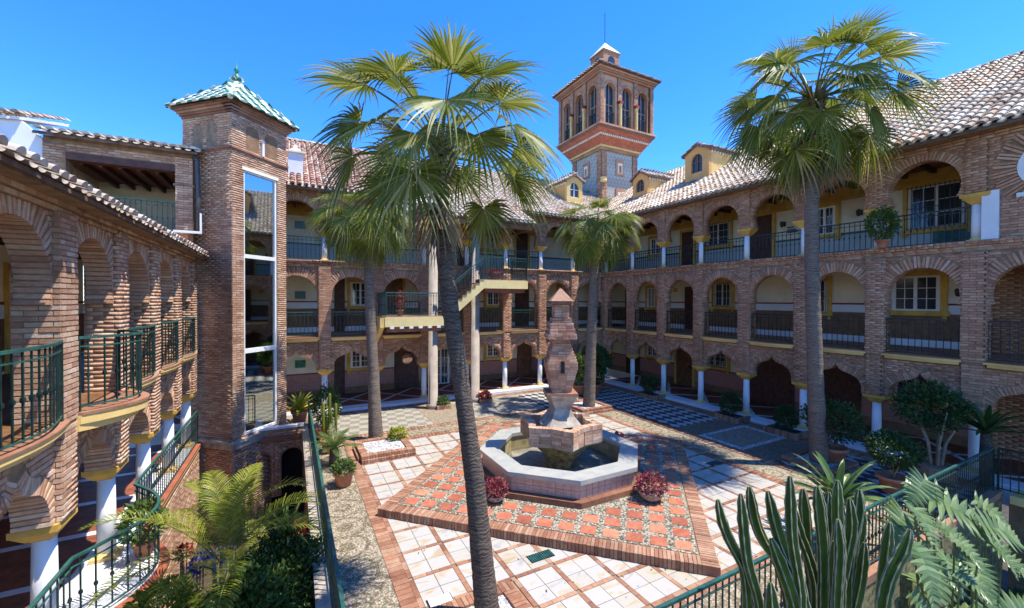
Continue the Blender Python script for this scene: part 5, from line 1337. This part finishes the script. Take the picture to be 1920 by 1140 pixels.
def frond_leaf(p0, d0, L, bend, nl, ll, lw, q, A, B, up=Vector((0, 0, 1)), vee=.35, rw=.012, taper=True, start=.15):
    """pinnate frond: rachis into A, leaflets into B"""
    p = Vector(p0); d = Vector(d0).normalized(); pts = [p.copy()]; ds = [d.copy()]; m = 14
    for i in range(m):
        p = p + d * L / m; d = (d + Vector((0, 0, -1)) * bend / m * (.4 + 1.2 * i / m)).normalized(); pts.append(p.copy()); ds.append(d.copy())
    A.tube([tuple(x) for x in pts], [rw * (1 - .8 * i / m) for i in range(m + 1)], 4)
    for i in range(nl):
        f = start + (1 - start) * (i + .5) / nl; k = f * m; j = min(int(k), m - 1); c = pts[j].lerp(pts[j + 1], k - j); dd = ds[j]
        side = dd.cross(up); 
        if side.length < .1: side = dd.cross(Vector((1, 0, 0)))
        side.normalize(); u = side.cross(dd).normalized()
        l = ll * (math.sin(math.pi * min(1, (f - start) / (1 - start) * .86 + .12)) ** .7 if taper else 1) * q.uniform(.9, 1.1)
        for s in (-1, 1):
            dr = (side * s + dd * (.55 + .5 * f) + u * (vee + q.uniform(-.12, .12))).normalized(); w = dr.cross(u).normalized() * lw * .5
            e1 = c + dr * l * .45; e2 = c + dr * l * .8 - Vector((0, 0, l * .10)); e3 = c + dr * l - Vector((0, 0, l * .24))
            B.add([tuple(c - w * .4), tuple(c + w * .4), tuple(e1 + w), tuple(e1 - w), tuple(e2 + w * .7), tuple(e2 - w * .7), tuple(e3)], [(0, 1, 2, 3), (3, 2, 4, 5), (5, 4, 6)])

# areca palm in the sunken garden
def areca(label, base, crown, nf, L, seed, azs=None, mat='areca', ll=.34, stems=4, group=None, name='feather_palm'):
    t = thing(name, label, 'palm tree', tuple(base), group); q = random.Random(seed); st = MB()
    for i in range(stems):
        c = Vector(crown) + Vector((q.uniform(-.18, .18), q.uniform(-.18, .18), q.uniform(-.2, .05))); b = Vector(base) + Vector((q.uniform(-.2, .2), q.uniform(-.2, .2), 0))
        s_ = MB().tube([tuple(b), tuple(b.lerp(c, .5) + Vector((q.uniform(-.05, .05), 0, 0))), tuple(c)], [.05, .04, .028], 8).build('stem', M['bark'], t, True)
    for i in range(nf):
        A, B = MB(), MB(); az_ = (azs[i % len(azs)] if azs else i * 2.4) + q.uniform(-.2, .2); el_ = q.uniform(.75, 1.25) if i < nf * .7 else q.uniform(.2, .7)
        o = Vector(crown) + Vector((q.uniform(-.15, .15), q.uniform(-.15, .15), q.uniform(-.3, .1)))
        frond_leaf(o, (math.cos(az_) * math.cos(el_), math.sin(az_) * math.cos(el_), math.sin(el_)), L * q.uniform(.8, 1.15), q.uniform(1.2, 1.9), 34, ll, .022, q, A, B, vee=.45)
        mk('frond', two_mat('frond', A, B, M['petiole'], M[mat]), t)
    return t
areca('bright yellow green feathery palm rising from the sunken garden at lower left', at(425, 1700, 6.6), at(425, 1035, 6.6), 17, 1.75, 5)
areca('smaller feathery palm low in the sunken garden beside the lift tower', (-.45, 9.6, -7.5), (-.45, 9.6, -5.9), 9, 1.5, 12, stems=2)

# cactus
CA = thing('candelabra_cactus', 'big clump of tall green ribbed cactus columns in the near right foreground', 'cactus', tuple(at(1540, 1880, 4.4)))
CJ = [[(1346, 937), (1354, 980), (1373, 1024), (1397, 1060)], [(1389, 926), (1395, 990), (1401, 1052), (1423, 1121)], [(1405, 913), (1413, 970), (1429, 1015), (1455, 1045), (1480, 1120)],
      [(1440, 921), (1454, 984), (1473, 1040), (1498, 1080), (1510, 1150)], [(1481, 893), (1482, 943), (1484, 1010), (1500, 1100)],
      [(1506, 917), (1510, 965), (1514, 1028), (1528, 1130)], [(1490, 952), (1495, 990), (1512, 1030), (1530, 1090)], [(1532, 912), (1538, 960), (1545, 1030), (1545, 1120)],
      [(1554, 923), (1553, 980), (1546, 1034), (1548, 1100)], [(1570, 901), (1569, 965), (1575, 1040)], [(1571, 974), (1576, 1028), (1570, 1121)], [(1593, 935), (1598, 990), (1585, 1050), (1572, 1120)],
      [(1611, 918), (1612, 965), (1597, 1005), (1590, 1080)], [(1621, 1018), (1614, 1090), (1600, 1150)], [(1668, 980), (1660, 1040), (1651, 1121)], [(1706, 993), (1694, 1034), (1668, 1075), (1655, 1130)],
      [(1445, 1093), (1450, 1150)], [(1564, 1015), (1566, 1090), (1570, 1150)], [(1620, 962), (1608, 1028), (1604, 1120)], [(1446, 1010), (1466, 1060), (1490, 1130)]]
def cactus_col(px, zc, q, r=.078, nr=5):
    P = [at(u, v, zc) for u, v in px]; base = at(1540 + (px[-1][0] - 1540) * .55, 1880, 4.4); P += [P[-1].lerp(base, .35) + Vector((0, 0, -.05)), base]
    # resample
    S_ = [P[0]]
    for a, b in zip(P, P[1:]):
        n = max(2, int((b - a).length / .07)); S_ += [a.lerp(b, i / n) for i in range(1, n + 1)]
    for _ in range(3): S_ = [S_[0]] + [(S_[i - 1] + S_[i] * 2 + S_[i + 1]) / 4 for i in range(1, len(S_) - 1)] + [S_[-1]]
    V = []; F = []; N = nr * 4; x = None; ph = q.uniform(0, 1); edges = []
    for i, p in enumerate(S_):
        d = (S_[min(i + 1, len(S_) - 1)] - S_[max(i - 1, 0)]).normalized()
        if x is None: x = d.orthogonal().normalized(); x = x * math.cos(ph) + d.cross(x) * math.sin(ph)
        x = (x - d * x.dot(d)).normalized(); y = d.cross(x)
        f = i / 3.; tp = min(1, .35 + .65 * math.sqrt(min(1, i / 3.))) ; seg = 1 - .13 * max(0, math.cos(2 * math.pi * i / 13.)) ** 6
        for k in range(N):
            a = 2 * math.pi * k / N; m = k % 4; rr_ = (1.0 + .05 * math.sin(i * 2.6)) if m == 0 else (.60 if m in (1, 3) else .46)
            V.append(tuple(p + (x * math.cos(a) + y * math.sin(a)) * r * rr_ * tp * seg))
    for i in range(len(S_) - 1):
        for k in range(N): F.append((i * N + k, i * N + (k + 1) % N, (i + 1) * N + (k + 1) % N, (i + 1) * N + k))
    F.append(tuple(range(N))[::-1]); me = mesh('cactus_column', V, F); me.materials.append(M['cactus'])
    o = mk('cactus_column', me, CA)
    rb_ = MB()
    for k in range(nr): rb_.tube([V[i * N + 4 * k] for i in range(len(S_))], [.0055 * (1.5 if i % 2 else .8) for i in range(len(S_))], 4)
    r_ = rb_.build('spiny_rib_edges', M['cactus_rib'], o); r_['kind'] = 'stuff'
qc = random.Random(4)
for i, px in enumerate(CJ): cactus_col(px, 4.4 + qc.uniform(-.55, .5), qc, qc.uniform(.046, .062))

# split leaved philodendron
def philo_leaf(p0, tip, q, t, wid=.60, nm=Vector((-.1, -.8, .85))):
    A, B = MB(), MB(); p0, tip = Vector(p0), Vector(tip); d = tip - p0; L = d.length; d.normalize(); nn = (nm - d * nm.dot(d)).normalized(); s = nn.cross(d); m = 10
    def mid(f): return p0 + d * L * f + nn * (.13 * L * math.sin(math.pi * f * .9)) - Vector((0, 0, .14 * L * f * f))
    A.tube([tuple(mid(i / 8) + nn * .004) for i in range(9)], [.009 * (1.1 - i / 8) for i in range(9)], 4)
    B.add([tuple(mid(i / 8) + s * w * .045 * L * (1.1 - i / 8)) for i in range(9) for w in (-1, 1)], [(2 * i, 2 * i + 1, 2 * i + 3, 2 * i + 2) for i in range(8)])
    for i in range(m):
        f = .04 + .93 * i / (m - 1); c = mid(f); l = wid * L * (1.05 - .75 * f ** 1.6) * q.uniform(.88, 1.08); bw = L * .066
        for sg in (-1, 1):
            fwd = -.55 + 1.55 * f; dr = (s * sg + d * fwd + nn * .22).normalized(); w = (d * .95 + s * sg * -.2 * fwd).normalized(); dn = Vector((0, 0, -1))
            pts = []
            for k, (g, ww) in enumerate(((0, 1.5), (.3, 1.15), (.62, .8), (.86, .42), (1, .04))):
                cc = c + dr * l * g + dn * (l * .16 * g * g); pts += [tuple(cc - w * bw * ww), tuple(cc + nn * bw * .35), tuple(cc + w * bw * ww)]
            B.add(pts, [x for k in range(4) for x in ((k * 3, k * 3 + 1, k * 3 + 4, k * 3 + 3), (k * 3 + 1, k * 3 + 2, k * 3 + 5, k * 3 + 4))])
    mk('leaf', two_mat('leaf', A, B, M['petiole'], M['philo']), t)
def philo(label, base, specs, seed, nrand=0, sp=1.0):
    t = thing('philodendron', label, 'leafy plant', tuple(base), 'split leaved plants in the sunken garden at lower right'); q = random.Random(seed); sm = MB(); crown = Vector(base) + Vector((0, 0, 1.4))
    for (a, b) in specs:
        philo_leaf(a, b, q, t); MB().tube([tuple(crown), tuple(crown.lerp(a, .6) + Vector((0, 0, .12))), tuple(a)], [.02, .014, .009], 5).build('leaf_stalk', M['petiole'], t)
    for i in range(nrand):
        az_ = q.uniform(0, 6.28); r = q.uniform(.5, 1.0) * sp; z = q.uniform(.9, 2.4); a = crown + Vector((math.cos(az_) * r, math.sin(az_) * r, z - 1.2)); dv = Vector((math.cos(az_), math.sin(az_), q.uniform(-.5, .3))).normalized() * q.uniform(.6, .85)
        philo_leaf(a, a + dv, q, t); MB().tube([tuple(crown), tuple(crown.lerp(a, .6) + Vector((0, 0, .1))), tuple(a)], [.02, .014, .009], 5).build('leaf_stalk', M['petiole'], t)
    MB().tube([tuple(base), tuple(crown)], [.09, .07], 8).build('stem', M['bark'], t)
def L_(*a): return [(at(u1, v1, z1), at(u2, v2, z2)) for u1, v1, z1, u2, v2, z2 in a]
philo('large glossy split leaved plant catching sun right of the cactus', at(1770, 1750, 5.6) * 1, L_((1748, 935, 5.7, 1845, 1000, 5.5), (1715, 955, 5.5, 1745, 1010, 5.2), (1712, 1022, 5.2, 1745, 1120, 4.9), (1790, 1010, 5.3, 1835, 1060, 5.1), (1842, 985, 5.4, 1905, 1010, 5.4), (1730, 900, 5.8, 1700, 940, 5.7), (1710, 1115, 4.9, 1740, 1180, 4.8), (1800, 1075, 5.2, 1860, 1130, 5.0), (1750, 1060, 5.5, 1800, 1110, 5.3)), 2, 10)
philo('shaded split leaved plant in the dark lower right corner', (9.6, 1.1, -7.5), [], 6, 20, 1.2)
philo('shaded split leaved plant behind the sunlit one by the retaining wall', (9.2, 2.3, -7.5), [], 9, 14, .8)
philo('split leaved plant low between the cactus and the sunlit leaves', (6.3, 2.4, -7.5), [], 13, 12, .7)

def strap_plant(loc, n, L, w, label, seed, mat='strap', el=(.2, 1.35), name='strap_leaf_plant', cat='plant', potr=None, group=None, trunk=0, droop=1.0, leafobj=True, fold=.4):
    t = thing(name, label, cat, tuple(loc), group); q = random.Random(seed); c = Vector(loc)
    if potr: pot(tuple(loc), potr[0], potr[1], t); c = c + Vector((0, 0, potr[1] * .9))
    if trunk: MB().tube([tuple(c), tuple(c + Vector((.02, 0, trunk * .5))), tuple(c + Vector((0, 0, trunk)))], [.11, .13, .10], 10).build('trunk', M['trunk_dark'], t, True); c = c + Vector((0, 0, trunk))
    for i in range(n):
        az_ = i * 2.399 + q.uniform(-.2, .2); e = el[0] + (el[1] - el[0]) * (i / n) + q.uniform(-.1, .1); l = L * q.uniform(.8, 1.1)
        d = Vector((math.cos(az_) * math.cos(e), math.sin(az_) * math.cos(e), math.sin(e))); p = c.copy(); B = MB(); V = []; m = 8
        for k in range(m + 1):
            f = k / m; ww = w * (math.sin(math.pi * min(1, .12 + f * .88)) ** .6) * (1 if f < .97 else .2); s = d.cross(Vector((0, 0, 1)))
            s = s.normalized() if s.length > .05 else Vector((-math.sin(az_), math.cos(az_), 0)); u_ = s.cross(d)
            V += [tuple(p - s * ww / 2 + u_ * ww * fold * .5), tuple(p), tuple(p + s * ww / 2 + u_ * ww * fold * .5)]; p = p + d * l / m; d = (d - Vector((0, 0, 1)) * droop * .16 * (.4 + f)).normalized()
        B.add(V, [x for k in range(m) for x in ((k * 3, k * 3 + 1, k * 3 + 4, k * 3 + 3), (k * 3 + 1, k * 3 + 2, k * 3 + 5, k * 3 + 4))]); B.build('leaf', M[mat], t)
    return t
strap_plant(at(1570, 1000, 7.9), 34, 1.05, .12, 'big strap leaved plant at the courtyard edge behind the cactus', 3, droop=1.1, trunk=.55)
strap_plant((.25, 17.05, -4.5), 26, .85, .13, 'yellow green broad leaved plant in a terracotta pot by the lift tower', 5, 'yellowleaf', (.35, 1.45), 'potted_plant', 'potted plant', (.28, .42))
def cycad(loc, label, seed, trunk=.45, L=.75, n=22):
    t = thing('cycad', label, 'cycad', tuple(loc)); q = random.Random(seed); c = Vector(loc) + Vector((0, 0, trunk))
    MB().tube([tuple(loc), tuple(Vector(loc) + Vector((.01, 0, trunk * .5))), tuple(c)], [.12, .14, .11], 10).build('trunk', M['trunk_dark'], t, True)
    for i in range(n):
        A, B = MB(), MB(); az_ = i * 2.4; e = .25 + .9 * i / n
        frond_leaf(c, (math.cos(az_) * math.cos(e), math.sin(az_) * math.cos(e), math.sin(e)), L * q.uniform(.85, 1.1), 1.0, 20, .16, .02, q, A, B, vee=.25, start=.1)
        mk('frond', two_mat('frond', A, B, M['petiole'], M['shrub_light']), t)
    return t
cycad((1.02, 12.35, G), 'dark green cycad on a short trunk by the green railing', 2)
# slender columnar cactus behind the cycad
tc = thing('column_cactus', 'slender pale columnar cactus standing in a pot behind the cycad', 'cactus', (1.0, 13.5, G)); pot((1.0, 13.5, G), .26, .4, tc)
qq = random.Random(3)
for dx, dy, h in ((-.2, 0, 1.5), (0, .05, 1.75), (.18, -.05, 1.45), (.05, .2, 1.2), (-.1, .15, 1.0)): MB().lathe((1.0 + dx * .9, 13.5 + dy, 0), [(.035, G + .35), (.042, G + .8), (.042, G + h - .05), (.015, G + h)], 8).build('cactus_column', M['areca'], tc, True)
shrub_pot((.95, 14.6, G), .3, .42, (.95, 14.6, -3.4), (.45, .45, .65), 'dense dark shrub in a pot beside the railing near the lift tower', 1800, .08, seed=4)
shrub_pot((1.12, 10.9, G), .24, .36, (1.12, 10.9, -4.12), (.26, .26, .14), 'small green plant in a terracotta pot beside the brick edging', 500, .09, 'shrub_light', seed=6)
# red flowered bowls by the fountain
for (x, y, z, r), lb in zip(((6.98, 6.62, PT, .28), (3.92, 8.15, PT, .22), (8.35, 9.3, PT, .24)), ('bowl of magenta flowers at the front right corner of the fountain', 'bowl of magenta flowers half hidden behind the leaning palm trunk', 'bowl of dark red flowers on the far right side of the fountain')):
    shrub_pot((x, y, z), r, r * .75, (x, y, z + r * 1.25), (r * 1.15, r * 1.15, r * .75), lb, 600, .09, 'magenta', 'flower bowls round the fountain', int(x * 10), 'flower bowl', 'flower_bowl', True, 3, 'stepstone')
# clipped shrubs in front of the right arcade columns
for k, (y, r, lb) in enumerate(((14.25, .36, 'clipped round shrub at the arcade column, farthest of the row'), (10.2, .36, 'clipped shrub in a brick bed at the middle of the right arcade'), (8.15, .34, 'clipped shrub in a brick bed just left of the tallest palm trunk'))):
    t = thing('clipped_shrub', lb, 'shrub', (14.95, y, G), 'clipped shrubs in front of the right arcade')
    PB = Pieces('brick', M['paver'])
    for i in range(14): PB.box(ID, 14.55 + .0, 14.66, y - .55 + i * .079, y - .55 + i * .079 + .07, G - .01, G + .17, t)
    for i in range(9): PB.box(ID, 14.67 + i * .079, 14.67 + i * .079 + .07, y - .55, y - .45, G - .01, G + .17, t); PB.box(ID, 14.67 + i * .079, 14.67 + i * .079 + .07, y + .45, y + .55, G - .01, G + .17, t)
    PB.flush(t); MB().box(14.665, 15.3, y - .445, y + .445, G - .01, G + .12).build('soil', M['soil'], t)
    MB().tube([(14.95, y, G + .1), (14.95, y, G + .5)], .03, 6).build('stem', M['bark'], t)
    leaves(2200, (14.95, y, G + .12 + r * 1.3), (r, r, r * 1.25), .06, 'shrub', t, seed=30 + k)
# potted plants at the inner corner by the short palm
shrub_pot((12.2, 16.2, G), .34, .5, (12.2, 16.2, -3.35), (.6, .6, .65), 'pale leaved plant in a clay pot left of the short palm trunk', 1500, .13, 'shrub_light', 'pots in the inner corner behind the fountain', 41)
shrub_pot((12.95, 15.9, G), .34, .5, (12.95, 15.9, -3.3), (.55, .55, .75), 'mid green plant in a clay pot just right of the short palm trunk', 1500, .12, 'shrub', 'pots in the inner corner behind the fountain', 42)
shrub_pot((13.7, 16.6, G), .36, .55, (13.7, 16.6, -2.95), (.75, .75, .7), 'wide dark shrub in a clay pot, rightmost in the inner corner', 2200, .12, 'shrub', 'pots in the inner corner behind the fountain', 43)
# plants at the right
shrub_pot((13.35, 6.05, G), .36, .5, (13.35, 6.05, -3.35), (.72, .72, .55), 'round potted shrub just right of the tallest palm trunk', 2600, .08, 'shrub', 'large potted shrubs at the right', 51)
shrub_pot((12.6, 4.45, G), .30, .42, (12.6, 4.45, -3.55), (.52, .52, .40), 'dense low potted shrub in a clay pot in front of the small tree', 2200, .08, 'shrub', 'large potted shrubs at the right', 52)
tt = thing('small_tree', 'small leafy tree with several pale stems by the right arcade', 'tree', (14.75, 4.35, G))
qt = random.Random(9)
for i in range(5):
    a = i * 1.26; MB().tube([(14.75 + math.cos(a) * .06, 4.35 + math.sin(a) * .06, G), (14.75 + math.cos(a) * .18, 4.35 + math.sin(a) * .18, G + .9), (14.75 + math.cos(a) * .55, 4.35 + math.sin(a) * .55, G + 1.8)], [.05, .035, .012], 7).build('stem', M['bark'], tt, True)
MB().lathe((14.75, 4.35, G), [(.4, 0), (.42, .3), (.36, .32)], 16).build('planting_ring', M['paver'], tt)
leaves(2600, (14.7, 4.4, -2.75), (.74, .74, .62), .10, 'shrub', tt, 'crown', 61, .3)
strap_plant((15.1, 3.55, G), 26, .95, .12, 'dark strap leaved plant behind the small tree at the right', 12, 'shrub', (.3, 1.3), trunk=1.3)
shrub_pot((15.36, 5.72, 1.55), .16, .24, (15.34, 5.75, 2.25), (.36, .36, .46), 'bushy plant in a pot on the top right balcony railing', 1500, .08, 'shrub_light', None, 70)
shrub_pot((-2.28, 9.35, WK), .16, .26, (-2.28, 9.3, -3.85), (.30, .34, .38), 'leggy plant in a clay pot on the curved lower balcony', 900, .08, 'shrub_light', None, 71)
# small planters at the stair columns
for (x, y), lb in (((5.6, 16.85), 'low brick planter of green leaves at the left stair column'), ((7.6, 17.0), 'low brick planter of dry leaves at the right stair column')):
    t = thing('small_planter', lb, 'planter', (x, y, G), 'small planters at the stair columns')
    for i in range(6): MB().box(x - .3 + i * .1, x - .21 + i * .1, y - .3, y - .2, G - .01, G + .15).build('brick', M['paver'], t)
    MB().box(x - .3, x + .3, y - .19, y + .25, G - .01, G + .12).build('soil', M['soil'], t); leaves(350, (x, y - .02, G + .25), (.26, .22, .2), .12, 'shrub_light' if x < 6 else 'redflower', t, seed=80)
leaves(260, (2.95, 13.3, G + .32), (.28, .22, .14), .12, 'yellowleaf', thing('succulent', 'low yellow green succulent in the gravel beside the small left palm', 'plant', (2.95, 13.3, G)), 'foliage', 84, stuff=False)
# rose coloured climber on the upper stair landing
shrub_pot((8.05, 16.9, .9), .15, .24, (8.05, 16.85, 1.2), (.3, .2, .18), 'pot of pink flowers on the upper stair landing', 380, .08, 'magenta', None, 86)
shrub_pot((3.85, 16.9, -.66), .14, .24, (3.85, 16.8, -.05), (.18, .16, .40), 'spindly pot plant standing on the lower stair landing', 150, .08, 'redflower', None, 87)

# planting in the sunken garden
def bush(c, rad, n, size, mat, label, seed, name='garden_bush', group='bushes in the sunken garden'):
    t = thing(name, label, 'bush', (c[0], c[1], -7.5), group); q = random.Random(seed)
    s_ = MB()
    for i in range(6): s_.tube([(c[0], c[1], -7.5), (c[0] + q.uniform(-.4, .4) * rad[0], c[1] + q.uniform(-.4, .4) * rad[1], c[2])], [.035, .01], 5)
    s_.build('stems', M['bark'], t); leaves(n, c, rad, size, mat, t, seed=seed); return t
bush(tuple(at(530, 1100, 6.9)), (.8, .9, .75), 5200, .095, 'shrub', 'large mid green bush against the retaining wall in the sunken garden', 90)
bush(tuple(at(470, 1150, 6.2)), (.6, .7, .6), 3500, .09, 'shrub_light', 'bright green bush at the bottom edge of the sunken garden', 91)
bush((-.1, 10.4, -6.1), (.55, .8, .6), 3000, .10, 'shrub', 'dark bush under the pots near the lift tower', 92)
bush(tuple(at(375, 1055, 7.3)), (.15, .15, .15), 160, .09, 'blueflower', 'bunch of blue flowers beside the curved balcony wall', 93)
bush(tuple(at(345, 1035, 7.5)), (.12, .12, .12), 120, .08, 'redflower', 'bunch of red flowers beside the blue ones', 94)
bush(tuple(at(300, 1150, 5.6)), (.45, .5, .3), 1500, .09, 'areca', 'yellow green fern like bush at the bottom left corner', 96)
bush(tuple(at(560, 1000, 8.2)), (.2, .3, .2), 300, .09, 'redflower', 'reddish leaved bush by the retaining wall', 97)
strap_plant(tuple(at(540, 1010, 7.4)), 30, .75, .05, 'spiky narrow leaved plant in the middle of the sunken garden', 8, 'shrub_light', (.1, 1.4), trunk=0)
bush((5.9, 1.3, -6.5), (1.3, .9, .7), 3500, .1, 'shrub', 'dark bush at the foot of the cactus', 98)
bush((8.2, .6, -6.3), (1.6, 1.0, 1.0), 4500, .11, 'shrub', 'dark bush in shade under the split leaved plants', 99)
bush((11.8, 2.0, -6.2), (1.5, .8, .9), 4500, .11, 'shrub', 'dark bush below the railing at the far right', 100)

# small things on the ground
for (x, y), lb in (((3.9, 6.25), 'green metal drain grate in the paving before the platform'), ((10.45, 7.6), 'green metal drain grate right of the platform')):
    t = thing('drain_grate', lb, 'drain grate', (x, y, G), 'drain grates in the paving'); MB().box(x - .24, x + .24, y - .11, y + .11, G - .01, G + .008).build('grate_frame', M['iron'], t)
    for i in range(11): MB().box(x - .22 + i * .041, x - .198 + i * .041, y - .09, y + .09, G + .008, G + .016).build('bar', M['iron_light'], t)
ht = thing('inspection_hatch', 'white square inspection hatch cover in the marble paving', 'hatch', (2.0, 5.98, G)); MB().box(1.8, 2.14, 5.9, 6.1, G, G + .03).build('hatch_cover', M['marble_white'], ht); MB().box(1.78, 2.16, 5.88, 6.12, G - .005, G + .012).build('hatch_frame', M['iron_dark'], ht)
philo('cluster of sunlit split leaves in front of the railing and retaining wall', at(1830, 1700, 6.4) * 1, L_((1760, 985, 6.2, 1815, 1035, 6.0), (1830, 940, 6.5, 1885, 985, 6.3), (1850, 1010, 6.2, 1900, 1070, 6.0), (1690, 960, 6.0, 1660, 1010, 5.8), (1770, 1040, 6.0, 1760, 1110, 5.7), (1820, 1050, 6.0, 1850, 1120, 5.7), (1700, 905, 6.2, 1745, 935, 6.0), (1880, 1040, 6.2, 1930, 1090, 6.0)), 31, 14)
ch = thing('roof_chimney', 'small white chimney with pointed cap on the far roof beside the lift tower', 'chimney', (.15, 19.4, 5.0))
MB().box(-.12, .42, 19.1, 19.65, 4.6, 5.95).build('chimney_stack', M['white'], ch)
MB().box(-.2, .5, 19.02, 19.73, 5.951, 6.02).lathe((.15, 19.375, 0), [(.36, 6.021), (.12, 6.2), (.1, 6.3), (.02, 6.36)], 4, R(45)).build('chimney_cap', M['cream'], ch)
# fallen leaves and bits on the paving
lv = MB(); ql = random.Random(77)
for i in range(420):
    x, y = ql.uniform(.9, 12), ql.uniform(3.6, 17.3)
    if math.hypot(x - PC[0], y - PC[1]) < 2.3 or in_planter(x, y): continue
    z = (PT if in_plat(x, y, .05) else G) + .012; a = ql.uniform(0, 6.3); s = ql.uniform(.015, .045); c_, s_ = math.cos(a) * s, math.sin(a) * s
    lv.add([(x - c_, y - s_, z), (x + s_ * .3, y - c_ * .3, z + .006), (x + c_, y + s_, z + .003), (x - s_ * .3, y + c_ * .3, z + .005)], [(0, 1, 2, 3)])
fl = lv.build('fallen_leaves', M['palm_dead']); tag(fl, 'dry fallen leaf bits scattered over the courtyard paving', 'leaf litter', kind='stuff')
